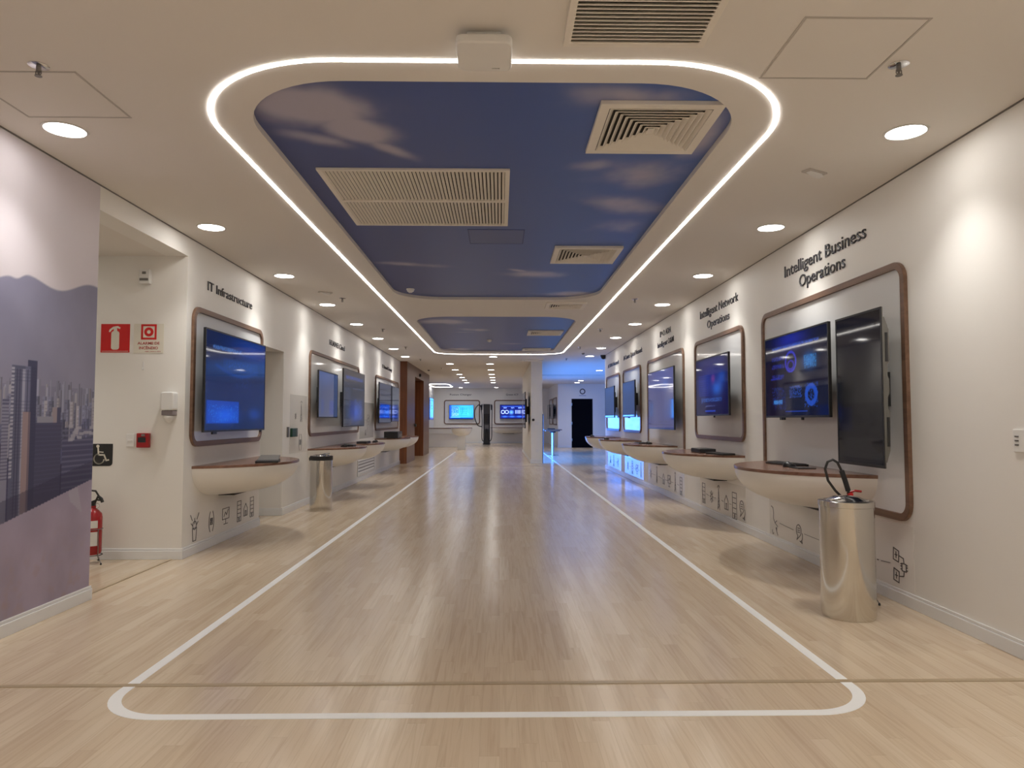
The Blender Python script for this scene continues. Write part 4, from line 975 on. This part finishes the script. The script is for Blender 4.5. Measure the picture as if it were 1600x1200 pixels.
MB().tube([(0, -0.004, -0.02), (0.0, -0.02, -0.03), (0, -0.022, -0.012)], 0.003, 6).build('hook_tip', M_WHITE, t)

# right wall switch, left wall green button, pillar fittings
t = wall_thing('wall_socket', 'R', 3.69, 'white three-slot switch plate at the right edge of the view', 'socket', z=1.14)
MB().box(-0.055, 0.055, -0.01, 0, -0.06, 0.06).build('plate', M_WHITE, t, bevel=0.003)
for z in (0.022, 0.0, -0.022): MB().box(-0.04, -0.012, -0.012, -0.01, z-0.004, z+0.004).build('slot', M_GREY, t)
t = wall_thing('push_button_box', 'L', 9.88, 'dark green exit button on the left wall beside the niche', 'button', z=1.075)
MB().box(-0.13, 0.13, -0.035, 0, -0.06, 0.06).build('housing', M_GREEN, t, bevel=0.006)
MB().box(0.05, 0.08, -0.04, -0.035, -0.05, 0.05).build('button', M_GREY, t)
t = wall_thing('card_reader', 'L', 9.63, 'narrow grey card reader left of the green button', 'card reader', z=1.085)
MB().box(-0.03, 0.03, -0.02, 0, -0.07, 0.07).build('housing', M_GREY, t, bevel=0.004)
for nm, x, z, s, l, c in (('light_switch', 1.065, 1.16, 0.055, 'white switch plate on the end of the white partition', 'switch'), ('wall_socket', 1.065, 0.37, 0.045, 'white socket low on the end of the white partition', 'socket')):
    t = thing(nm, (x, 20.4, z), 0, l, c)
    MB().box(-s, s, -0.01, 0, -s, s).build('plate', M_WHITE, t, bevel=0.003)
    MB().box(-s*0.4, s*0.4, -0.013, -0.01, -s*0.4, s*0.4).build('rocker', M_WHITE, t)
k = MB().lathe([(0.035, 0), (0.037, 0.02), (0.02, 0.04)], n=16).build('motion_sensor', M_BLACK); k.rotation_euler = (PI/2, 0, 0); k.location = (0.96, 20.4, 1.25)
tag(k, 'small black round sensor on the end of the white partition', 'sensor')

# low slatted return-air grille in the left wall
t = wall_thing('return_air_grille', 'L', 15.3, 'white louvred return grille low on the left wall', 'air grille', z=0.275)
MB().ring([(-0.95, -0.16), (0.95, -0.16), (0.95, 0.16), (-0.95, 0.16)], [(-0.91, -0.13), (0.91, -0.13), (0.91, 0.13), (-0.91, 0.13)], -0.02, 0).build('frame', M_WHITE, t, bevel=0.002)
MB().box(-0.92, 0.92, -0.004, -0.001, -0.135, 0.135).build('backing_plate', M_GREY, t)
b = MB()
for z in (-0.10, -0.035, 0.03, 0.095): b.prism([(-0.018, z-0.022), (-0.012, z-0.022), (-0.004, z+0.018), (-0.010, z+0.018)], -0.91, 0.91, 'yz')
b.build('slats', M_WHITE, t)

# ---------------------------------------------------------------- glossy stickers with line drawings
def icon(b, kind, cx, cz, s, wd=0.006):
    y0, y1 = -0.0042, -0.0021
    R = lambda pts: ribbon(b, [(cx+p[0]*s, cz+p[1]*s) for p in pts], wd, y0, y1)
    circ = lambda x, z, r, a0=0, a1=360, n=16: [(x+r*math.cos(math.radians(a0+(a1-a0)*i/n)), z+r*math.sin(math.radians(a0+(a1-a0)*i/n))) for i in range(n+1)]
    if kind == 'torch': R([(-0.25, -1), (0.25, -1), (0.35, -0.1), (-0.35, -0.1), (-0.25, -1)]); R([(-0.6, 0.3), (-0.3, 0.1)]); R([(0.6, 0.3), (0.3, 0.1)]); R([(0, 0.2), (0, 0.6)]); R([(-0.7, 0.9), (-0.4, 0.5)]); R([(0.7, 0.9), (0.4, 0.5)]); R(circ(0, 0.1, 0.3))
    elif kind == 'lens': R(circ(1.1, 0, 1.7, 145, 215)); R(circ(-1.1, 0, 1.7, -35, 35)); R([(-0.3, -0.3), (0.3, 0.3)]); R([(-0.3, 0.3), (0.3, -0.3)]); R(circ(0, 0, 0.3))
    elif kind == 'server':
        R([(-0.5, -1), (0.5, -1), (0.5, 1), (-0.5, 1), (-0.5, -1)])
        for z in (-0.6, -0.2, 0.2, 0.6): R([(-0.35, z), (0.35, z)])
        R(circ(0, -0.8, 0.12, n=8))
    elif kind == 'screen': R([(-0.9, -0.3), (0.9, -0.3), (0.9, 0.8), (-0.9, 0.8), (-0.9, -0.3)]); R([(0, -0.3), (0, -0.8)]); R([(-0.5, -0.8), (0.5, -0.8)]); R([(-0.5, 0), (-0.1, 0.4), (0.2, 0.1), (0.6, 0.6)])
    elif kind == 'chat': R(circ(0, 0.15, 0.62, -60, 250)); R([(-0.2, -0.43), (-0.5, -0.9), (0.3, -0.4)]); [R([(-0.28, z), (0.28, z)]) for z in (-0.05, 0.17, 0.39)]; R(circ(0.35, -0.35, 0.6, -100, 30)); R([(0.3, -0.95), (0.85, -1.1), (0.75, -0.75)])
    elif kind == 'person': R([(-0.7, 1.1), (-0.35, 1.0), (-0.25, 0.6), (-0.3, 0.2), (0.0, -0.1), (0.5, -0.3)]); R([(0.0, -0.1), (0.35, 0.1)]); R([(-0.55, -0.7), (-0.45, -1.0), (-0.25, -0.9)]); R([(0.15, -0.45), (0.5, -0.95)]); R([(0.3, -0.4), (0.3, -0.65)])
    elif kind == 'chips':
        for z in (0.7, -0.7): R([(-0.8, z-0.35), (-0.15, z-0.45), (-0.1, z+0.3), (-0.75, z+0.45), (-0.8, z-0.35)]); R([(-0.6, z), (-0.3, z)]); R([(-0.45, z-0.2), (-0.45, z+0.2)]); R([(-0.1, z), (0.45, z*0.85), (0.5, z*0.35)])
        R([(0.25, -0.25), (0.75, -0.25), (0.75, 0.25), (0.25, 0.25), (0.25, -0.25)])
        for q in (-0.15, 0.05, 0.2): R([(0.75, q), (0.9, q)]); R([(0.1, q), (0.25, q)])
    elif kind == 'tower': R([(-0.3, -1), (0, 1), (0.3, -1)]); R([(-0.22, -0.5), (0.22, -0.5)]); R([(-0.13, 0.1), (0.13, 0.1)]); R(circ(0, 1, 0.3, 20, 160)); R([(-0.22, -0.5), (0.15, 0.0)]); R([(-0.3, -1), (0.22, -0.5)])
    elif kind == 'dots':
        for i in range(5): R([(-1+i*0.4, 0), (-0.85+i*0.4, 0)])
    elif kind == 'house': R([(-0.7, -0.8), (-0.7, 0.2), (0, 0.9), (0.7, 0.2), (0.7, -0.8), (-0.7, -0.8)]); R([(-0.2, -0.8), (-0.2, -0.1), (0.2, -0.1), (0.2, -0.8)])
    elif kind == 'gear': R(circ(0, 0, 0.35)); [R([(0.5*math.cos(a), 0.5*math.sin(a)), (0.85*math.cos(a), 0.85*math.sin(a))]) for a in [PI/4*i for i in range(8)]]
def sticker(side, y0, y1, z0, z1, icons, label, plate=True, wd=0.006, xw=None):
    yc = (y0+y1)/2; hw = (y1-y0)/2
    t = wall_thing('wall_sticker', side, yc, label, 'sticker', 'line drawing stickers on the walls')
    if xw is not None: t.location.x = xw
    if plate: MB().box(-hw, hw, -0.002, 0, z0, z1).build('glossy_film', M_STICK, t)
    prev = None
    for kd, y, z, s in icons:
        b = MB(); x = lx(side, yc, y); icon(b, kd, x, z, s, wd)
        if prev and plate is not None and kd != 'dots':
            a, c = sorted((prev[0], x)); 
            if c - a > 0.25: ribbon(b, [(a+0.12, prev[1]), (c-0.12, z)], wd*0.6, -0.0042, -0.0021)
        b.build('line_icon', M_INK, t); prev = (x, z)
sticker('R', 4.70, 7.22, 0.10, 0.54, [('person', 7.08, 0.24, 0.13), ('chat', 6.52, 0.225, 0.085), ('screen', 5.9, 0.22, 0.10), ('server', 5.5, 0.22, 0.10), ('dots', 5.23, 0.24, 0.11), ('chips', 4.87, 0.25, 0.10)],
        'glossy sticker of line icons under the nearest right desk', wd=0.007)
sticker('R', 7.92, 9.72, 0.10, 0.50, [('server', 9.55, 0.27, 0.13), ('gear', 9.2, 0.26, 0.09), ('tower', 8.9, 0.26, 0.13), ('house', 8.6, 0.25, 0.10), ('server', 8.3, 0.25, 0.15), ('chat', 8.05, 0.25, 0.11)],
        'glossy sticker of line icons under the second right desk', wd=0.009)
sticker('R', 10.55, 13.1, 0.10, 0.50, [('gear', 12.9, 0.28, 0.1), ('tower', 12.4, 0.28, 0.12), ('house', 11.9, 0.26, 0.1), ('screen', 11.5, 0.26, 0.11), ('tower', 11.1, 0.26, 0.13), ('server', 10.75, 0.25, 0.13)],
        'glossy sticker of line icons under the third right desk', wd=0.010)
sticker('R', 13.55, 15.58, 0.10, 0.50, [('gear', 15.2, 0.27, 0.1), ('server', 14.7, 0.27, 0.13), ('screen', 14.2, 0.26, 0.11), ('tower', 13.8, 0.26, 0.12)],
        'glossy sticker glowing cyan with reflected light, nearer of two under the right desks', wd=0.010)
sticker('R', 16.05, 18.05, 0.10, 0.50, [('house', 17.6, 0.27, 0.1), ('server', 17.1, 0.27, 0.13), ('screen', 16.5, 0.26, 0.11)],
        'glossy sticker glowing cyan with reflected light, farther of two under the right desks', wd=0.010)
sticker('L', 6.62, 8.52, 0.10, 0.42, [('torch', 6.76, 0.25, 0.13), ('lens', 7.15, 0.245, 0.10), ('screen', 7.52, 0.25, 0.10), ('server', 7.90, 0.25, 0.11), ('house', 8.1, 0.24, 0.08), ('server', 8.3, 0.25, 0.11)],
        'row of small dark line icons low on the left wall under the nearest desk', wd=0.007, plate=None)
sticker('L', 9.74, 10.58, 0.79, 1.60, [('tower', 10.28, 1.35, 0.13), ('lens', 10.25, 0.93, 0.12), ('gear', 10.0, 1.3, 0.05)], 'tall glossy sticker with a tower drawing beside the wide middle frame', wd=0.006)
sticker('L', 14.55, 16.15, 0.86, 1.62, [('server', 14.95, 1.25, 0.13), ('screen', 15.5, 1.25, 0.13), ('house', 15.2, 0.98, 0.07)], 'tall glossy sticker between the two wide frames on the left wall', wd=0.007)
t = thing('door_sign', (3.73, 32.0, 2.50), 0, 'small ring shaped logo sign above the dark doorway', 'sign')
c_ = lambda r: [(r*math.cos(2*PI*i/28), r*math.sin(2*PI*i/28)+0.03) for i in range(28)]
MB().ring(c_(0.13), c_(0.085), -0.012, 0).build('ring_logo', M_INK, t)
MB().box(-0.16, 0.16, -0.006, 0, -0.17, -0.14).build('caption_bar', mat('pale_blue_print', (0.35, 0.38, 0.5), 0.5), t)

# ---------------------------------------------------------------- city mural on the near left wall
def mural():
    y0, y1, z0, z1 = 1.2, 5.055, 0.098, H-0.012
    ys = np.concatenate([np.linspace(y0, 3.6, 120, endpoint=False), np.linspace(3.6, y1, 230)]); zs = np.linspace(z0, z1, 430)
    Y, Z = np.meshgrid(ys, zs); h_, w_ = Y.shape; rg = np.random.default_rng(5)
    U = (Y-y0)/(y1-y0); n = fbm(w_, h_, 10, 10, 3, 5); n2 = fbm(w_, h_, 30, 36, 4, 4)
    A = np.zeros((h_, w_, 3))
    A[:] = srgb(214, 206, 212)
    ridge = 2.10 + 0.035*np.sin((Y-4.1)*9)+0.10*(Y-4.3)*0.9 - 0.03*np.exp(-((Y-4.22)/0.06)**2)
    d = np.clip((ridge-Z)/0.012, 0, 1)[..., None]
    hz = np.clip((ridge-Z)/0.75, 0, 1)
    mt = srgb(138, 136, 160)*(1-hz)[..., None] + srgb(150, 148, 170)*hz[..., None]
    mt = mt*(0.90 + 0.22*n[..., None])
    ridge2 = 2.0 - 0.75*(Y-4.05)**1 + 0.03*n; m2 = (1/(1+np.exp(-(ridge2-Z)/0.03)))[..., None]*0.22*(Y < 4.75)[..., None]
    mt = mt*(1-m2) + srgb(112, 110, 136)*m2
    A = A*(1-d) + mt*d
    # city
    sk = 1.46
    def rect(a, b_, c, e, col, al=1.0):
        m = ((Y >= a) & (Y <= b_) & (Z >= c) & (Z <= e)); A[m] = A[m]*(1-al) + np.array(col)*al
        return m
    low = (Z < sk); A[low] = A[low]*0.5 + srgb(122, 122, 146)*0.5
    edge = lambda yy: 0.65 + (yy-4.15)*0.205            # diagonal print edge
    for layer, (n_, zt, sp, wd, dk) in enumerate([(260, 1.47, 0.10, 0.035, (150, 150, 172)), (220, 1.36, 0.12, 0.045, (128, 130, 156)), (170, 1.22, 0.14, 0.06, (104, 106, 136)), (120, 1.08, 0.12, 0.09, (84, 86, 118))]):
        for i in range(n_):
            a = y0 + rg.random()*(y1-y0); ww = wd*(0.4+rg.random()); top = zt + (rg.random()-0.65)*sp; v = 0.7+0.6*rg.random()
            c = srgb(*dk)*v
            if rg.random() < 0.28: c = srgb(178, 174, 186)*(0.75+0.3*rg.random())
            rect(a, a+ww, 0.6, top, c); rect(a+ww*0.62, a+ww, 0.6, top, c*0.62)
            if layer > 0:
                for zz in np.arange(top-0.02, max(0.8, top-0.3), -0.022): rect(a+ww*0.08, a+ww*0.55, zz-0.006, zz, c*0.72 if rg.random() < .7 else c*1.3)
    # long low dark roofs
    for i in range(26):
        a = y0 + rg.random()*(y1-y0); ww = 0.1+0.2*rg.random(); top = 1.06-0.25*rg.random(); c = srgb(66, 66, 98)*(0.7+0.6*rg.random()); rect(a, a+ww, 0.5, top, c)
        for zz in np.arange(top-0.02, 0.6, -0.028): rect(a, a+ww, zz-0.006, zz, c*1.5, 0.5)
    def tower(a, b_, top):
        rect(a, b_, 0.6, top, srgb(96, 98, 124)); k = (b_-a)
        rect(a, a+k*0.10, 0.9, top-0.01, srgb(170, 170, 188)); 
        for zz in np.arange(0.9, top-0.01, 0.022): rect(a, a+k*0.10, zz, zz+0.009, srgb(96, 96, 122))
        rect(a+k*0.42, a+k*0.52, 0.6, top-0.02, srgb(160, 160, 182)); rect(a+k*0.52, a+k*0.72, 0.6, top, srgb(112, 114, 142))
        for x in (0.2, 0.3, 0.6): rect(a+k*x, a+k*x+0.006, 0.6, top-0.02, srgb(60, 60, 88))
        rect(a+k*0.60, b_, top, top+0.035, srgb(70, 72, 100)); rect(a+k*0.75, b_, 0.6, top, srgb(66, 68, 96))
        for zz in np.arange(0.7, top, 0.02): rect(a+k*0.12, b_, zz, zz+0.005, srgb(60, 62, 92), 0.35)
    tower(4.20, 4.43, 1.575); tower(2.9, 3.2, 1.5); tower(1.8, 2.0, 1.42)
    rect(4.13, 4.19, 0.6, 1.36, srgb(140, 140, 162)); 
    for zz in np.arange(0.9, 1.36, 0.02): rect(4.13, 4.19, zz, zz+0.007, srgb(90, 90, 120))
    rect(4.308, 4.378, 0.6, 1.30, srgb(158, 138, 142)); rect(4.36, 4.378, 0.6, 1.30, srgb(120, 106, 120))
    rect(4.43, 4.69, 0.5, 1.235, srgb(76, 76, 104))
    for zz in np.arange(0.8, 1.22, 0.026): rect(4.43, 4.69, zz, zz+0.008, srgb(86, 86, 118), 0.7)
    rect(4.59, 4.64, 1.235, 1.33, srgb(158, 146, 152)); rect(4.64, 4.68, 1.235, 1.33, srgb(80, 80, 108)); rect(4.44, 4.60, 1.235, 1.27, srgb(150, 150, 166))
    rect(4.70, 5.06, 0.5, 1.13, srgb(78, 78, 110))
    for zz in np.arange(0.8, 1.2, 0.034): rect(4.70, 5.06, zz+0.0, zz+0.013, srgb(120, 120, 146), 0.6)
    for i in range(14): a = 4.70+0.33*rg.random(); zz = 1.1+0.1*rg.random(); rect(a, a+0.05, zz, zz+0.02, srgb(176, 174, 188), 0.8)
    dark = (Z < edge(Y)+0.13); A[dark] = A[dark]*0.45 + srgb(52, 50, 78)*0.55
    # painterly lilac foreground below the diagonal
    f = Z < edge(Y)
    pt = srgb(166, 154, 174)*(0.84+0.34*n[..., None])
    warm = np.clip((n2-0.56)*4, 0, 1)[..., None]*np.clip((0.62-Z)*3, 0, 1)[..., None]; pt = pt*(1-warm*0.5) + srgb(168, 146, 140)*warm*0.5
    top_s = np.clip(1-(edge(Y)-Z)/0.2, 0, 1)[..., None]*0.45; pt = pt*(1-top_s) + srgb(158, 150, 172)*top_s
    A[f] = pt[f]
    for i in range(9):
        a = 4.80+0.012*i; m = (np.abs(Y-a-(0.75-Z)*0.35) < 0.006) & (Z < edge(Y)-0.005) & (Z > 0.70-0.01*i); A[m] = srgb(172, 166, 182)
    P = np.stack([np.full_like(Y, XL+0.0025), Y, Z], -1)
    o = painted('city_mural', P, A, attr_mat('mural_print_vinyl', 0.5, 0.4))
    tag(o, 'purple toned city skyline mural printed on the near left wall', 'mural')
mural()

# ================================================================= FAR ROOM FURNITURE
# electric vehicle charging post
t = thing('charging_post', (-0.67, 36.3, 0), 0, 'tall dark grey electric car charging post between the end wall screens', 'charger')
MB().box(-0.17, 0.17, -0.14, 0.14, 0.04, 2.05).build('cabinet', M_CHG, t, bevel=0.015)
MB().box(-0.19, 0.19, -0.16, 0.16, 0, 0.04).build('base', M_BLACKM, t, bevel=0.006)
MB().box(-0.15, 0.15, -0.146, -0.14, 1.05, 1.55).build('display', M_BLACK, t, bevel=0.002)
MB().box(-0.10, 0.10, -0.15, -0.14, 0.78, 0.98).build('card_reader', M_GREY, t)
for s in (-1, 1): MB().box(min(s*0.17, s*0.27), max(s*0.17, s*0.27), -0.05, 0.05, 1.93, 2.09).build('cable_arm', M_WHITE, t, bevel=0.01)
def smooth_path(P, n=8):
    out = []
    for i in range(len(P)-1):
        p0, p1, p2, p3 = (Vector(P[max(i-1, 0)]), Vector(P[i]), Vector(P[i+1]), Vector(P[min(i+2, len(P)-1)]))
        for k_ in range(n):
            u = k_/n; out.append(0.5*((2*p1) + (-p0+p2)*u + (2*p0-5*p1+4*p2-p3)*u*u + (-p0+3*p1-3*p2+p3)*u**3))
    return out + [Vector(P[-1])]
MB().tube(smooth_path([(0.24, -0.06, 2.03), (0.27, -0.1, 1.8), (0.26, -0.16, 1.0), (0.25, -0.18, 0.35), (0.16, -0.19, 0.18), (0.07, -0.19, 0.3), (0.02, -0.17, 0.8)]), 0.022, 8).build('charging_cable', M_RUBBER, t, smooth=True)
MB().tube(smooth_path([(-0.24, -0.06, 2.03), (-0.28, -0.12, 1.95), (-0.42, -0.16, 2.0), (-0.60, -0.16, 1.75), (-0.60, -0.16, 1.35), (-0.45, -0.16, 0.98), (-0.22, -0.16, 0.90)]), 0.026, 8).build('charging_cable', M_RUBBER, t, smooth=True)
MB().tube(smooth_path([(-0.33, -0.14, 1.98), (-0.26, -0.16, 1.75), (-0.23, -0.17, 1.2), (-0.24, -0.18, 0.35), (-0.17, -0.19, 0.18), (-0.09, -0.19, 0.3), (-0.03, -0.17, 0.8)]), 0.022, 8).build('charging_cable', M_RUBBER, t, smooth=True)
MB().box(0.21, 0.29, -0.12, -0.03, 1.75, 2.0).build('plug_holster', M_BLACK, t, bevel=0.01)
MB().box(-0.30, -0.22, -0.12, -0.03, 1.75, 2.0).build('plug_holster', M_BLACK, t, bevel=0.01)
# pedestal bowl desk
t = thing('pedestal_desk', (-1.60, 29.8, 0), 0, 'white bowl shaped desk on a square pedestal in the far room', 'desk')
b = MB(); rows = []
for q, z in ((1, 0.90), (0.98, 0.86), (0.88, 0.74), (0.70, 0.64), (0.45, 0.59)):
    rows.append([b.bm.verts.new((0.44*q*math.cos(2*PI*i/32), 0.34*q*math.sin(2*PI*i/32), z)) for i in range(32)])
for A_, B_ in zip(rows, rows[1:]):
    for i in range(32): b.bm.faces.new([A_[i], A_[(i+1) % 32], B_[(i+1) % 32], B_[i]])
b.bm.faces.new(rows[0]); b.bm.faces.new(rows[-1][::-1]); b.build('bowl', M_BOWL, t, smooth=True)
MB().prism([(0.445*math.cos(2*PI*i/32), 0.345*math.sin(2*PI*i/32)) for i in range(32)], 0.90, 0.925).build('wood_top', M_BROWNV, t)
MB().box(-0.16, 0.16, -0.15, 0.15, 0, 0.60).build('pedestal', M_WHITE, t, bevel=0.006)
# white counter in the far left corner
t = thing('reception_counter', (-2.55, 33.0, 0), 0, 'long white counter with a thin wood top behind the pedestal desk', 'counter')
MB().box(-0.80, 0.95, -0.3, 0.3, 0, 0.62).build('body', M_WALL, t, bevel=0.006)
MB().box(-0.80, 1.0, -0.38, 0.38, 0.62, 0.85).build('upper_box', M_WHITE, t, bevel=0.01)
MB().box(-0.82, 1.02, -0.40, 0.40, 0.85, 0.88).build('wood_top', M_BROWNV, t)
t = thing('wall_desk', (0.45, 37.9, 0), 0, 'boat shaped desk under the icon screen on the end wall', 'desk', 'boat shaped desks hung on the walls')
for ch in d0.children:
    c = ch.copy(); COL.objects.link(c); c.parent = t
# high table with chrome leg beyond the partition
t = thing('high_table', (1.86, 25.0, 0), 0, 'high table with a chrome leg right of the white partition', 'table')
MB().box(-0.32, 0.30, -0.3, 0.3, 0.885, 0.92).build('table_top', M_BROWNV, t, bevel=0.004)
MB().box(-0.26, 0.24, -0.25, 0.25, 0.85, 0.885).build('apron', M_BROWNV, t)
MB().lathe([(0.10, 0.80), (0.10, 0.85)], n=20).build('mounting_plate', M_BLACKM, t)
MB().lathe([(0.045, 0.03), (0.045, 0.80)], n=20).build('leg', M_CHROME, t, smooth=True)
MB().lathe([(0.22, 0), (0.22, 0.015), (0.05, 0.03)], n=28).build('foot_plate', M_CHROME, t, smooth=True)
tablet(1.80, 24.95, 0.92, 0, 'dark pad lying on the high table', 0.26, 0.16, 0.03)
